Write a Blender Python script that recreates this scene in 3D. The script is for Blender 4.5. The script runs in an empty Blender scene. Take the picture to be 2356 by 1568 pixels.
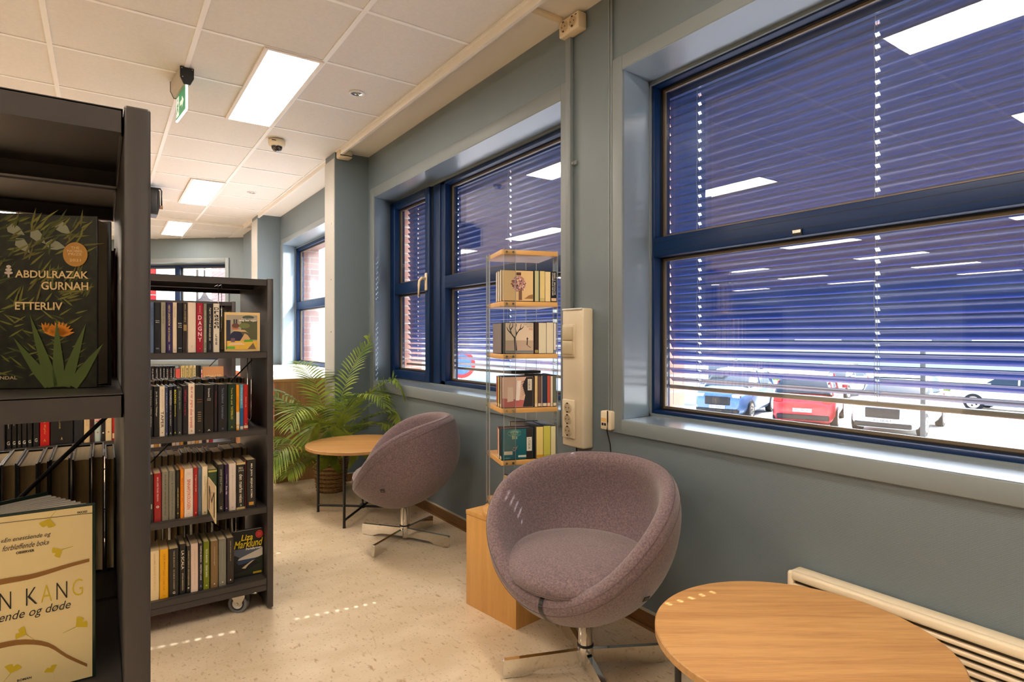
import bpy, bmesh, math, random
from mathutils import Vector, Matrix
R = math.radians
random.seed(7)
sc = bpy.context.scene
col = sc.collection
# ------------------------------------------------------------------ camera, world, sun, exposure
cd = bpy.data.cameras.new('camera'); cam = bpy.data.objects.new('camera', cd); col.objects.link(cam)
cam.location = (0, 0, 1.155); cam.rotation_euler = (R(90), 0, -0.6023)
cd.sensor_width = 36; cd.lens = 36*1372.918/2356; cd.shift_y = -0.00343
cd.clip_start = 0.02; cd.clip_end = 300
sc.camera = cam
w = bpy.data.worlds.new('sky'); sc.world = w; w.use_nodes = True
nt = w.node_tree; bg = nt.nodes['Background']
sky = nt.nodes.new('ShaderNodeTexSky'); sky.sky_type = 'NISHITA'; sky.sun_disc = False
sky.sun_elevation = R(45); sky.sun_rotation = R(97); sky.air_density = 1.0; sky.dust_density = 2.5
nt.links.new(sky.outputs[0], bg.inputs[0]); bg.inputs[1].default_value = 1.5
sl = bpy.data.lights.new('sun', 'SUN'); sl.energy = 20; sl.angle = R(0.35); sl.color = (.97, .98, 1)
so = bpy.data.objects.new('sun', sl); col.objects.link(so)
el = R(45.3); so.location = (12, -1, 12)
so.rotation_euler = Vector((-.992*math.cos(el), .125*math.cos(el), -math.sin(el))).to_track_quat('-Z', 'Y').to_euler()
LAMP = 27.0            # ceiling panels
vs = sc.view_settings
vs.view_transform = 'Standard'; vs.look = 'None'; vs.exposure = 0.0; vs.gamma = 1; vs.use_curve_mapping = False
sc.cycles.max_bounces = 8; sc.cycles.diffuse_bounces = 4; sc.cycles.glossy_bounces = 4
sc.cycles.transparent_max_bounces = 24; sc.cycles.transmission_bounces = 6
sc.cycles.sample_clamp_indirect = 6; sc.cycles.caustics_reflective = False; sc.cycles.caustics_refractive = False

# ------------------------------------------------------------------ materials
def srgb(r, g, b):
    f = lambda c: (c/255/12.92) if c/255 <= .04045 else ((c/255+.055)/1.055)**2.4
    return (f(r), f(g), f(b), 1)
MC = {}
def mat(name, c, rough=.5, metal=0, spec=.5, noise=None, bump=None, emit=None, sheen=0, coat=0):
    """c: sRGB triple; noise=(scale, amount, stretch); bump=(scale, strength)"""
    if name in MC: return MC[name]
    m = bpy.data.materials.new(name); m.use_nodes = True; n = m.node_tree; b = n.nodes['Principled BSDF']
    c = srgb(*c)
    b.inputs['Base Color'].default_value = c; b.inputs['Roughness'].default_value = rough
    b.inputs['Metallic'].default_value = metal; b.inputs['Specular IOR Level'].default_value = spec
    if sheen: b.inputs['Sheen Weight'].default_value = sheen
    if coat: b.inputs['Coat Weight'].default_value = coat; b.inputs['Coat Roughness'].default_value = .15
    if emit:
        b.inputs['Emission Color'].default_value = (*emit[0], 1); b.inputs['Emission Strength'].default_value = emit[1]
    if noise or bump:
        tc = n.nodes.new('ShaderNodeTexCoord')
    if noise:
        mp = n.nodes.new('ShaderNodeMapping'); n.links.new(tc.outputs['Object'], mp.inputs[0])
        mp.inputs['Scale'].default_value = noise[2] if len(noise) > 2 else (1, 1, 1)
        t = n.nodes.new('ShaderNodeTexNoise'); t.inputs['Scale'].default_value = noise[0]; t.inputs['Detail'].default_value = 4
        n.links.new(mp.outputs[0], t.inputs[0])
        r = n.nodes.new('ShaderNodeValToRGB'); n.links.new(t.outputs[0], r.inputs[0])
        a = noise[1]
        r.color_ramp.elements[0].position = .3; r.color_ramp.elements[1].position = .7
        r.color_ramp.elements[0].color = tuple(x*(1-a) for x in c[:3])+(1,)
        r.color_ramp.elements[1].color = tuple(min(1, x*(1+a)) for x in c[:3])+(1,)
        n.links.new(r.outputs[0], b.inputs['Base Color'])
    if bump:
        t = n.nodes.new('ShaderNodeTexNoise'); t.inputs['Scale'].default_value = bump[0]; t.inputs['Detail'].default_value = 2
        n.links.new(tc.outputs['Object'], t.inputs[0])
        bp = n.nodes.new('ShaderNodeBump'); bp.inputs['Strength'].default_value = bump[1]; bp.inputs['Distance'].default_value = .002
        n.links.new(t.outputs[0], bp.inputs['Height']); n.links.new(bp.outputs[0], b.inputs['Normal'])
    MC[name] = m; return m
def node_mat(name):
    m = bpy.data.materials.new(name); m.use_nodes = True; n = m.node_tree
    MC[name] = m
    return m, n, n.nodes['Principled BSDF'], n.nodes.new('ShaderNodeTexCoord')
def wood(name, light, dark, grain='X', scale=1.0, rough=.4):
    m, n, b, tc = node_mat(name)
    mp = n.nodes.new('ShaderNodeMapping'); n.links.new(tc.outputs['Object'], mp.inputs[0])
    s = {'X': (1.2, 22, 22), 'Y': (22, 1.2, 22), 'Z': (22, 22, 1.0)}[grain]
    mp.inputs['Scale'].default_value = tuple(q*scale for q in s)
    t = n.nodes.new('ShaderNodeTexNoise'); t.inputs['Scale'].default_value = 1.6; t.inputs['Detail'].default_value = 6
    t.inputs['Distortion'].default_value = .6
    n.links.new(mp.outputs[0], t.inputs[0])
    t2 = n.nodes.new('ShaderNodeTexNoise'); t2.inputs['Scale'].default_value = 14; t2.inputs['Detail'].default_value = 3
    n.links.new(mp.outputs[0], t2.inputs[0])
    mx = n.nodes.new('ShaderNodeMix'); mx.inputs[0].default_value = .35
    n.links.new(t.outputs[0], mx.inputs[2]); n.links.new(t2.outputs[0], mx.inputs[3])
    r = n.nodes.new('ShaderNodeValToRGB'); n.links.new(mx.outputs[0], r.inputs[0])
    r.color_ramp.elements[0].position = .33; r.color_ramp.elements[0].color = srgb(*dark)
    r.color_ramp.elements[1].position = .62; r.color_ramp.elements[1].color = srgb(*light)
    n.links.new(r.outputs[0], b.inputs['Base Color']); b.inputs['Roughness'].default_value = rough
    return m
def clear(name, tint, base, rough=0.0):
    """window glass or acrylic: a see-through surface with a mirror share that grows at grazing angles"""
    m = bpy.data.materials.new(name); m.use_nodes = True; n = m.node_tree; n.nodes.clear()
    o = n.nodes.new('ShaderNodeOutputMaterial'); mix = n.nodes.new('ShaderNodeMixShader')
    tr = n.nodes.new('ShaderNodeBsdfTransparent'); tr.inputs[0].default_value = (*tint, 1)
    gl = n.nodes.new('ShaderNodeBsdfGlossy'); gl.inputs['Roughness'].default_value = rough
    lw = n.nodes.new('ShaderNodeLayerWeight'); lw.inputs[0].default_value = .5
    p = n.nodes.new('ShaderNodeMath'); p.operation = 'POWER'; p.inputs[1].default_value = 3.5
    q = n.nodes.new('ShaderNodeMath'); q.operation = 'MULTIPLY_ADD'; q.inputs[1].default_value = 1-base; q.inputs[2].default_value = base
    n.links.new(lw.outputs['Facing'], p.inputs[0]); n.links.new(p.outputs[0], q.inputs[0])
    n.links.new(q.outputs[0], mix.inputs[0]); n.links.new(tr.outputs[0], mix.inputs[1]); n.links.new(gl.outputs[0], mix.inputs[2])
    n.links.new(mix.outputs[0], o.inputs[0]); MC[name] = m; return m

def ramp(n, src, stops):
    r = n.nodes.new('ShaderNodeValToRGB'); n.links.new(src, r.inputs[0])
    e = r.color_ramp.elements
    while len(e) < len(stops): e.new(.5)
    for i, (p, c) in enumerate(stops): e[i].position = p; e[i].color = c
    return r
def tex(n, tc, kind, scale, detail=2, stretch=None):
    src = tc.outputs['Object']
    if stretch:
        mp = n.nodes.new('ShaderNodeMapping'); n.links.new(src, mp.inputs[0]); mp.inputs['Scale'].default_value = stretch; src = mp.outputs[0]
    t = n.nodes.new(kind); t.inputs['Scale'].default_value = scale
    if 'Detail' in t.inputs: t.inputs['Detail'].default_value = detail
    n.links.new(src, t.inputs['Vector']); return t

# painted woven wall covering
def wallpaint(name, c, rough=.45):
    m, n, b, tc = node_mat(name)
    b.inputs['Base Color'].default_value = srgb(*c); b.inputs['Roughness'].default_value = rough
    sx = n.nodes.new('ShaderNodeSeparateXYZ'); n.links.new(tc.outputs['Object'], sx.inputs[0])
    ad = n.nodes.new('ShaderNodeMath'); ad.operation = 'ADD'; n.links.new(sx.outputs[0], ad.inputs[0]); n.links.new(sx.outputs[1], ad.inputs[1])
    cb = n.nodes.new('ShaderNodeCombineXYZ'); n.links.new(ad.outputs[0], cb.inputs[0]); n.links.new(sx.outputs[2], cb.inputs[1])
    br = n.nodes.new('ShaderNodeTexBrick'); n.links.new(cb.outputs[0], br.inputs['Vector'])
    br.inputs['Scale'].default_value = 1; br.inputs['Brick Width'].default_value = .012; br.inputs['Row Height'].default_value = .0045
    br.inputs['Mortar Size'].default_value = .0011; br.inputs['Mortar Smooth'].default_value = .6
    br.inputs['Color1'].default_value = (1, 1, 1, 1); br.inputs['Color2'].default_value = (.7, .7, .7, 1)
    br.inputs['Mortar'].default_value = (0, 0, 0, 1)
    bp = n.nodes.new('ShaderNodeBump'); bp.inputs['Strength'].default_value = .35; bp.inputs['Distance'].default_value = .0012
    n.links.new(br.outputs['Color'], bp.inputs['Height']); n.links.new(bp.outputs[0], b.inputs['Normal'])
    return m
M_WALL = wallpaint('blue_grey_wall_paint', (108, 120, 127))
M_TRIM = mat('grey_trim_paint', (124, 132, 135), .48)
M_REVEAL = mat('reveal_gloss_paint', (132, 146, 156), .28, coat=.35)
M_COLEDGE = mat('pale_column_strip', (196, 194, 188), .5)
M_BRICK = None
def brick():
    m, n, b, tc = node_mat('red_brick')
    sx = n.nodes.new('ShaderNodeSeparateXYZ'); n.links.new(tc.outputs['Object'], sx.inputs[0])
    ad = n.nodes.new('ShaderNodeMath'); ad.operation = 'ADD'; n.links.new(sx.outputs[0], ad.inputs[0]); n.links.new(sx.outputs[1], ad.inputs[1])
    cb = n.nodes.new('ShaderNodeCombineXYZ'); n.links.new(ad.outputs[0], cb.inputs[0]); n.links.new(sx.outputs[2], cb.inputs[1])
    br = n.nodes.new('ShaderNodeTexBrick'); n.links.new(cb.outputs[0], br.inputs['Vector']); br.inputs['Scale'].default_value = 1
    br.inputs['Brick Width'].default_value = .24; br.inputs['Row Height'].default_value = .075; br.inputs['Mortar Size'].default_value = .006
    br.inputs['Color1'].default_value = srgb(196, 150, 132); br.inputs['Color2'].default_value = srgb(176, 128, 112); br.inputs['Mortar'].default_value = srgb(190, 184, 176)
    n.links.new(br.outputs['Color'], b.inputs['Base Color']); b.inputs['Roughness'].default_value = .9; return m
M_BRICK = brick()
def lino():
    m, n, b, tc = node_mat('beige_linoleum')
    t = tex(n, tc, 'ShaderNodeTexNoise', 5, 6, (1, 1.6, 1))
    base = ramp(n, t.outputs[0], [(.3, srgb(222, 200, 166)), (.7, srgb(238, 218, 188))])
    f = tex(n, tc, 'ShaderNodeTexNoise', 75, 2.5, (1, 2.2, 1))
    fr = ramp(n, f.outputs[0], [(.63, (0, 0, 0, 1)), (.74, (1, 1, 1, 1))])
    g = tex(n, tc, 'ShaderNodeTexNoise', 26, 4, (2.4, .8, 1))
    gr = ramp(n, g.outputs[0], [(.28, (1, 1, 1, 1)), (.40, (0, 0, 0, 1))])
    mx = n.nodes.new('ShaderNodeMix'); mx.data_type = 'RGBA'; n.links.new(fr.outputs[0], mx.inputs[0])
    n.links.new(base.outputs[0], mx.inputs[6]); mx.inputs[7].default_value = srgb(140, 112, 80)
    m2 = n.nodes.new('ShaderNodeMix'); m2.data_type = 'RGBA'; n.links.new(gr.outputs[0], m2.inputs[0])
    n.links.new(mx.outputs[2], m2.inputs[6]); m2.inputs[7].default_value = srgb(196, 168, 132)
    n.links.new(m2.outputs[2], b.inputs['Base Color'])
    b.inputs['Roughness'].default_value = .27; b.inputs['Specular IOR Level'].default_value = .55
    bt = tex(n, tc, 'ShaderNodeTexNoise', 9, 3)
    bp = n.nodes.new('ShaderNodeBump'); bp.inputs['Strength'].default_value = .12; bp.inputs['Distance'].default_value = .01
    n.links.new(bt.outputs[0], bp.inputs['Height']); n.links.new(bp.outputs[0], b.inputs['Normal'])
    return m
M_FLOOR = lino()
def fabric():
    m, n, b, tc = node_mat('mauve_wool')
    a = tex(n, tc, 'ShaderNodeTexNoise', 170, 3); c = tex(n, tc, 'ShaderNodeTexNoise', 420, 2); d = tex(n, tc, 'ShaderNodeTexNoise', 12, 3)
    r1 = ramp(n, a.outputs[0], [(.36, srgb(94, 78, 82)), (.5, srgb(116, 97, 101)), (.64, srgb(142, 117, 112))])
    r2 = ramp(n, c.outputs[0], [(.35, srgb(90, 79, 92)), (.65, srgb(148, 128, 124))])
    mx = n.nodes.new('ShaderNodeMix'); mx.data_type = 'RGBA'; mx.inputs[0].default_value = .4
    n.links.new(r1.outputs[0], mx.inputs[6]); n.links.new(r2.outputs[0], mx.inputs[7])
    n.links.new(mx.outputs[2], b.inputs['Base Color']); b.inputs['Roughness'].default_value = .95
    b.inputs['Sheen Weight'].default_value = .35; b.inputs['Specular IOR Level'].default_value = .15
    bp = n.nodes.new('ShaderNodeBump'); bp.inputs['Strength'].default_value = .3; bp.inputs['Distance'].default_value = .001
    n.links.new(c.outputs[0], bp.inputs['Height']); n.links.new(bp.outputs[0], b.inputs['Normal'])
    return m
M_FAB = fabric()
M_TILE = mat('ceiling_tile', (228, 224, 218), .9, noise=(60, .03), bump=(300, .15))
M_TBAR = mat('white_ceiling_bar', (252, 250, 246), .4)
M_SOFFIT = mat('smooth_cream_soffit', (246, 240, 230), .55)
M_LAMP = mat('lamp_diffuser', (255, 255, 255), .6, emit=((1.0, .895, .775), LAMP))
M_LAMPF = mat('lamp_frame', (238, 228, 214), .4)
M_BLUE = mat('blue_window_lacquer', (5, 38, 80), .42, spec=.35)
M_GASK = mat('black_gasket', (14, 13, 14), .5)
M_BEAD = mat('glazing_bead', (116, 102, 82), .4, metal=.3)
M_GLASS = clear('window_glass', (.93, .95, .95), .10)
M_ACRYL = clear('acrylic', (.965, .975, .975), .05)
M_ACRE = clear('acrylic_cut_edge', (.90, .94, .94), .12, .5)  # whitish edge colour stands in for the bright glow along the strips
for nd in M_ACRE.node_tree.nodes:
    if nd.type == 'BSDF_GLOSSY':
        dd = M_ACRE.node_tree.nodes.new('ShaderNodeBsdfTranslucent'); dd.inputs[0].default_value = (.95, .97, .97, 1)
        ms = M_ACRE.node_tree.nodes.new('ShaderNodeMixShader'); out_ = nd.outputs[0].links[0].to_socket; ms.inputs[0].default_value = .6
        M_ACRE.node_tree.links.new(nd.outputs[0], ms.inputs[1]); M_ACRE.node_tree.links.new(dd.outputs[0], ms.inputs[2]); M_ACRE.node_tree.links.new(ms.outputs[0], out_)
        break
for nd in M_ACRE.node_tree.nodes:
    if nd.type == 'MATH' and nd.operation == 'MULTIPLY_ADD': nd.inputs[1].default_value = .3; nd.inputs[2].default_value = .45
M_SLAT = mat('blue_slat_lacquer', (52, 84, 150), .38, coat=.3, noise=(14, .05, (1, .2, 6)))
M_RAIL = mat('brown_grey_rail', (150, 140, 122), .5)
M_CORD = mat('blind_cord', (190, 186, 170), .8)
M_CORDB = mat('black_cord', (26, 24, 22), .7)
M_OAKZ = wood('oak_veneer_upright', (176, 134, 88), (140, 100, 60), 'Z', .8)
M_OAKT = wood('oak_table_top', (218, 166, 104), (184, 130, 74), 'X', 1.0, .38)
M_OAKE = wood('oak_table_edge', (196, 150, 92), (170, 122, 70), 'X', 2.0, .45)
M_BEECH = wood('beech_veneer', (224, 172, 98), (208, 154, 82), 'Z', .8, .42)
M_BEECHT = wood('beech_plate', (222, 172, 102), (204, 152, 84), 'X', 1.0, .4)
M_SKIRT = wood('brown_skirting', (128, 88, 46), (92, 58, 28), 'Y', .7, .35)
M_SKTOP = mat('skirting_top_edge', (196, 184, 160), .5)
M_WHITE = mat('white_laminate', (236, 234, 228), .35)
M_CREAM = mat('cream_plastic', (232, 214, 182), .4)
M_HEAT = mat('cream_enamel', (238, 220, 188), .35)
M_STEEL = mat('dark_grey_steel', (68, 63, 60), .42, metal=.25, bump=(900, .05))
M_STEELD = mat('shelf_underside_steel', (58, 52, 48), .4, metal=.25)
M_CHROME = mat('chrome', (225, 222, 215), .09, metal=1)
M_ZINC = mat('zinc', (190, 184, 172), .25, metal=1)
M_BLACK = mat('black_metal', (24, 22, 22), .4)
M_PLBLACK = mat('black_plastic', (18, 18, 20), .45)
M_TYRE = mat('grey_rubber', (112, 112, 112), .7)
M_PAGE = mat('paper_edges', (214, 188, 142), .9, noise=(300, .10, (1, .02, .02)))
M_PAGEW = mat('white_paper', (226, 216, 196), .9)
M_WICK = mat('wicker', (186, 144, 100), .75, noise=(60, .3))
M_WICKD = mat('dark_wicker', (140, 102, 66), .8, noise=(60, .3))
M_SOIL = mat('potting_soil', (44, 34, 26), 1, bump=(60, 1))
def leafmat(name, a, b_):
    m, n, b, tc = node_mat(name)
    t = tex(n, tc, 'ShaderNodeTexNoise', 7, 3)
    r = ramp(n, t.outputs[0], [(.35, srgb(*a)), (.68, srgb(*b_))])
    n.links.new(r.outputs[0], b.inputs['Base Color']); b.inputs['Roughness'].default_value = .42
    tl = n.nodes.new('ShaderNodeBsdfTranslucent'); n.links.new(r.outputs[0], tl.inputs[0])
    mx = n.nodes.new('ShaderNodeMixShader'); mx.inputs[0].default_value = .3
    o = n.nodes['Material Output']; n.links.new(b.outputs[0], mx.inputs[1]); n.links.new(tl.outputs[0], mx.inputs[2]); n.links.new(mx.outputs[0], o.inputs[0])
    return m
M_LEAF = leafmat('palm_leaf', (84, 116, 32), (160, 178, 66))
M_STEM = mat('palm_stem', (128, 134, 52), .5)
def flat(c): return mat('colour_%d_%d_%d' % tuple(c), c, .55)
def gloss(c): return mat('jacket_%d_%d_%d' % tuple(c), c, .32, coat=.25)

# ------------------------------------------------------------------ mesh builder
TXT = {}
def text_geo(s, bold=0.0):
    k = (s, bold)
    if k not in TXT:
        cu = bpy.data.curves.new('t', 'FONT'); cu.body = s; cu.size = 1; cu.resolution_u = 3; cu.offset = bold; cu.fill_mode = 'FRONT'
        ob = bpy.data.objects.new('t', cu); col.objects.link(ob)
        bpy.context.view_layer.update()
        me = bpy.data.meshes.new_from_object(ob.evaluated_get(bpy.context.evaluated_depsgraph_get()))
        vs_ = [(v.co.x, v.co.y) for v in me.vertices]; fs = [tuple(p.vertices) for p in me.polygons]
        bpy.data.objects.remove(ob); bpy.data.curves.remove(cu); bpy.data.meshes.remove(me)
        if vs_:
            x0 = min(v[0] for v in vs_); y0 = min(v[1] for v in vs_); x1 = max(v[0] for v in vs_); y1 = max(v[1] for v in vs_)
            vs_ = [((x-x0), (y-y0)) for x, y in vs_]
            TXT[k] = (vs_, fs, x1-x0, y1-y0)
        else: TXT[k] = ([], [], 1, 1)
    return TXT[k]
class MB:
    def __init__(s): s.v = []; s.f = []; s.mi = []; s.sm = []; s.mats = []; s.M = None
    def slot(s, m):
        if m not in s.mats: s.mats.append(m)
        return s.mats.index(m)
    def add(s, V, F, m, smooth=False):
        k = s.slot(m); o = len(s.v)
        if s.M is not None: V = [s.M @ Vector(q) for q in V]
        s.v += [tuple(q) for q in V]
        for f in F: s.f.append([o+i for i in f]); s.mi.append(k); s.sm.append(smooth)
        return s
    def box(s, x0, x1, y0, y1, z0, z1, m, bev=0):
        if x0 > x1: x0, x1 = x1, x0
        if y0 > y1: y0, y1 = y1, y0
        if z0 > z1: z0, z1 = z1, z0
        if not bev:
            V = [(x, y, z) for x in (x0, x1) for y in (y0, y1) for z in (z0, z1)]
            return s.add(V, [(0, 1, 3, 2), (4, 6, 7, 5), (0, 4, 5, 1), (2, 3, 7, 6), (0, 2, 6, 4), (1, 5, 7, 3)], m)
        bm = bmesh.new(); bmesh.ops.create_cube(bm, size=1)
        for q in bm.verts: q.co = Vector(((x0+x1)/2+q.co.x*(x1-x0), (y0+y1)/2+q.co.y*(y1-y0), (z0+z1)/2+q.co.z*(z1-z0)))
        bmesh.ops.bevel(bm, geom=bm.edges[:], offset=min(bev, .45*min(x1-x0, y1-y0, z1-z0)), segments=2, profile=.5, affect='EDGES')
        bm.verts.index_update()
        s.add([q.co.copy() for q in bm.verts], [[v.index for v in f.verts] for f in bm.faces], m, True); bm.free(); return s
    def cyl(s, p0, p1, r0, m, r1=None, n=16, caps=True, smooth=True):
        r1 = r0 if r1 is None else r1
        p0 = Vector(p0); p1 = Vector(p1); d = (p1-p0).normalized()
        a = d.orthogonal().normalized(); b = d.cross(a)
        V = []
        for p, r in ((p0, r0), (p1, r1)):
            for i in range(n): t = 2*math.pi*i/n; V.append(p+a*r*math.cos(t)+b*r*math.sin(t))
        s.add(V, [(i, (i+1) % n, n+(i+1) % n, n+i) for i in range(n)], m, smooth)
        if caps:
            s.add(V[:n], [list(range(n))[::-1]], m); s.add(V[n:], [list(range(n))], m)
        return s
    def tube(s, P, r, m, n=6, close=False, flat_=1.0):
        P = [Vector(p) for p in P]; V = []; L = len(P)
        up = Vector((0, 0, 1))
        for i, p in enumerate(P):
            if close: d = P[(i+1) % L]-P[i-1]
            else: d = P[min(i+1, L-1)]-P[max(i-1, 0)]
            d = d.normalized() if d.length > 1e-9 else Vector((0, 0, 1))
            a = d.cross(up)
            if a.length < 1e-3: a = d.cross(Vector((0, 1, 0)))
            a.normalize(); b = a.cross(d)
            rr = r[i] if isinstance(r, (list, tuple)) else r
            for k in range(n): t = 2*math.pi*k/n; V.append(p+a*rr*math.cos(t)+b*rr*flat_*math.sin(t))
        F = []
        for i in range(L if close else L-1):
            j = (i+1) % L
            for k in range(n): F.append((i*n+k, i*n+(k+1) % n, j*n+(k+1) % n, j*n+k))
        s.add(V, F, m, True)
        if not close: s.add(V[:n], [list(range(n))[::-1]], m); s.add(V[-n:], [list(range(n))], m)
        return s
    def lathe(s, prof, c, m, n=32, smooth=True):
        V = []; F = []; c = Vector(c)
        for r, z in prof:
            for i in range(n): t = 2*math.pi*i/n; V.append(c+Vector((r*math.cos(t), r*math.sin(t), z)))
        for j in range(len(prof)-1):
            for i in range(n): F.append((j*n+i, j*n+(i+1) % n, (j+1)*n+(i+1) % n, (j+1)*n+i))
        return s.add(V, F, m, smooth)
    def prism(s, poly, o, ux, uy, uz, t, m, ms=None):
        """poly (2D) in frame o,ux,uy pushed along uz by t"""
        o, ux, uy, uz = map(Vector, (o, ux, uy, uz)); n = len(poly)
        V = [o+ux*a+uy*b for a, b in poly]; V += [q+uz*t for q in V]
        s.add(V, [list(range(n))[::-1], list(range(n, 2*n))], m)
        return s.add(V, [(i, (i+1) % n, n+(i+1) % n, n+i) for i in range(n)], ms or m)
    def poly(s, pts, o, ux, uy, m, off=0.0):
        o, ux, uy = map(Vector, (o, ux, uy)); k = ux.cross(uy)*off
        return s.add([o+ux*a+uy*b+k for a, b in pts], [list(range(len(pts)))], m)
    def rect(s, x0, y0, x1, y1, o, ux, uy, m, off=0.0): return s.poly([(x0, y0), (x1, y0), (x1, y1), (x0, y1)], o, ux, uy, m, off)
    def disc(s, cx, cy, r, o, ux, uy, m, off=0.0, n=20, ry=None):
        ry = ry or r
        return s.poly([(cx+r*math.cos(2*math.pi*i/n), cy+ry*math.sin(2*math.pi*i/n)) for i in range(n)], o, ux, uy, m, off)
    def text(s, t, x0, y0, x1, y1, o, ux, uy, m, off=0.0006, bold=0.0, keep=False, shear=0):
        """fit text t into the rectangle of the frame"""
        V, F, tw, th = text_geo(t, bold)
        if not V: return s
        sx = (x1-x0)/tw; sy = (y1-y0)/th
        if keep: sx = sy = min(sx, sy); x0 = (x0+x1-tw*sx)/2; y0 = (y0+y1-th*sy)/2
        o, ux, uy = map(Vector, (o, ux, uy)); k = ux.cross(uy)*off
        return s.add([o+ux*(x0+a*sx+shear*b*sy)+uy*(y0+b*sy)+k for a, b in V], F, m)
    def build(s, name, parent=None, loc=None):
        me = bpy.data.meshes.new(name)
        if parent is not None: L = WO.get(parent.name, Vector((0, 0, 0)))
        elif loc is not None: L = Vector(loc)
        else:
            xs, ys, zs = zip(*s.v); L = Vector(((min(xs)+max(xs))/2, (min(ys)+max(ys))/2, min(zs)))
        me.from_pydata([tuple(Vector(q)-L) for q in s.v], [], s.f)
        for m in s.mats: me.materials.append(m)
        me.polygons.foreach_set('material_index', s.mi); me.polygons.foreach_set('use_smooth', s.sm); me.update()
        bm = bmesh.new(); bm.from_mesh(me); bmesh.ops.recalc_face_normals(bm, faces=bm.faces); bm.to_mesh(me); bm.free()
        ob = bpy.data.objects.new(name, me); col.objects.link(ob); WO[ob.name] = L
        if parent is not None: ob.parent = parent
        else: ob.location = L
        return ob
WO = {}
def tag(o, label=None, cat=None, group=None, kind=None):
    if label: o['label'] = label
    if cat: o['category'] = cat
    if group: o['group'] = group
    if kind: o['kind'] = kind
    return o
def thing(name, loc=(0, 0, 0), rz=0, label=None, cat=None, group=None, kind=None, local=True):
    o = bpy.data.objects.new(name, None); col.objects.link(o); o.location = loc; o.rotation_euler = (0, 0, rz)
    o.empty_display_size = .05
    WO[o.name] = Vector((0, 0, 0)) if local else Vector(loc)
    return tag(o, label, cat, group, kind)
def copy_thing(o, loc, rz=None, label=None, parent=None):
    c = o.copy(); col.objects.link(c); c.location = loc
    if rz is not None: c.rotation_euler = (0, 0, rz)
    if label: c['label'] = label
    if parent: c.parent = parent
    for ch in list(o.children):
        d = ch.copy(); col.objects.link(d); d.parent = c
        for g in list(ch.children): e = g.copy(); col.objects.link(e); e.parent = d
    return c

# ------------------------------------------------------------------ the room
ZC = 2.632          # ceiling height
XW = 1.805          # inner face of the window wall
def st(mb, name, **k): return tag(mb.build(name, **k), kind='structure')
m = MB().box(-13.2, 2.3, -5.2, 13.2, -.12, 0, M_FLOOR); st(m, 'floor')
# ceiling: tiles on a white bar grid, recess gaps where the lamps sit are covered by the lamps themselves
m = MB(); m.box(-13.2, 1.544, -5.2, 13.2, ZC+.004, ZC+.10, M_TILE)
for k in range(-22, 3):
    x = -.217+.6*k; m.box(x-.012, x+.012, -5.2, 13, ZC-.001, ZC+.006, M_TBAR)
for j in range(-14, 16):
    y = 3.205+.6*j; m.box(-13.2, 1.544, y-.010, y+.010, ZC, ZC+.006, M_TBAR)
st(m, 'ceiling')
m = MB(); m.box(1.544, 2.3, -5.2, 13.2, ZC, ZC+.1, M_SOFFIT)
m.box(1.544, 1.562, -5.2, 8.5, ZC-.042, ZC+.02, M_SOFFIT); m.box(1.530, 1.548, -5.2, 8.5, ZC-.006, ZC+.02, M_TBAR)
m.box(-4, 1.68, 8.49, 8.52, ZC-.03, ZC+.02, M_SOFFIT)
st(m, 'trim_1')
# window wall: openings (y0, y1, far splay)
ZS, ZT = .81, 2.277
OP = [(-.57, 1.795, 1.827), (2.20, 4.562, 4.67), (5.13, 7.50, 7.673)]
def wall_seg(m, y0, y1, z0, z1, g0=0, g1=0):
    m.box(XW, 2.08, y0, y1, z0, z1, M_WALL); m.box(2.08, 2.30, y0+g0, y1-g1, z0, z1, M_BRICK)
m = MB(); e = [-5.2]+[q for o in OP for q in (o[0], o[2])]+[9.2]
for i in range(0, len(e), 2): wall_seg(m, e[i], e[i+1], 0, ZC+.05, .06 if i else 0, .04)
for a, b, c in OP:
    wall_seg(m, a, c, 0, ZS-.002, -.04, -.06); wall_seg(m, a, c, ZT+.002, ZC+.05, -.04, -.06)
    m.add([(XW, b, ZS), (XW, c, ZS), (2.0, c, ZS), (XW, b, ZT), (XW, c, ZT), (2.0, c, ZT)], [(0, 2, 5, 3), (0, 1, 2), (3, 5, 4), (0, 3, 4, 1)], M_REVEAL)
m.box(1.685, 2.3, 7.953, 9.3, 0, ZC+.05, M_WALL)
st(m, 'wall_right')
m = MB()
m.box(1.528, XW+.01, 4.705, 4.949, 0, ZC, M_WALL); m.box(1.522, 1.530, 4.712, 4.949, 0, ZC-.05, M_COLEDGE)
for z in (2.07, 1.62, 1.2): m.cyl((1.523, 4.78, z), (1.518, 4.78, z), .006, M_ZINC, n=8)
st(m, 'trim_2')
m = MB(); m.box(1.542, XW+.01, 7.634, 7.953, 0, ZC, M_WALL); m.box(1.535, 1.544, 7.64, 7.953, 0, ZC-.05, M_COLEDGE)
st(m, 'trim_3')
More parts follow.
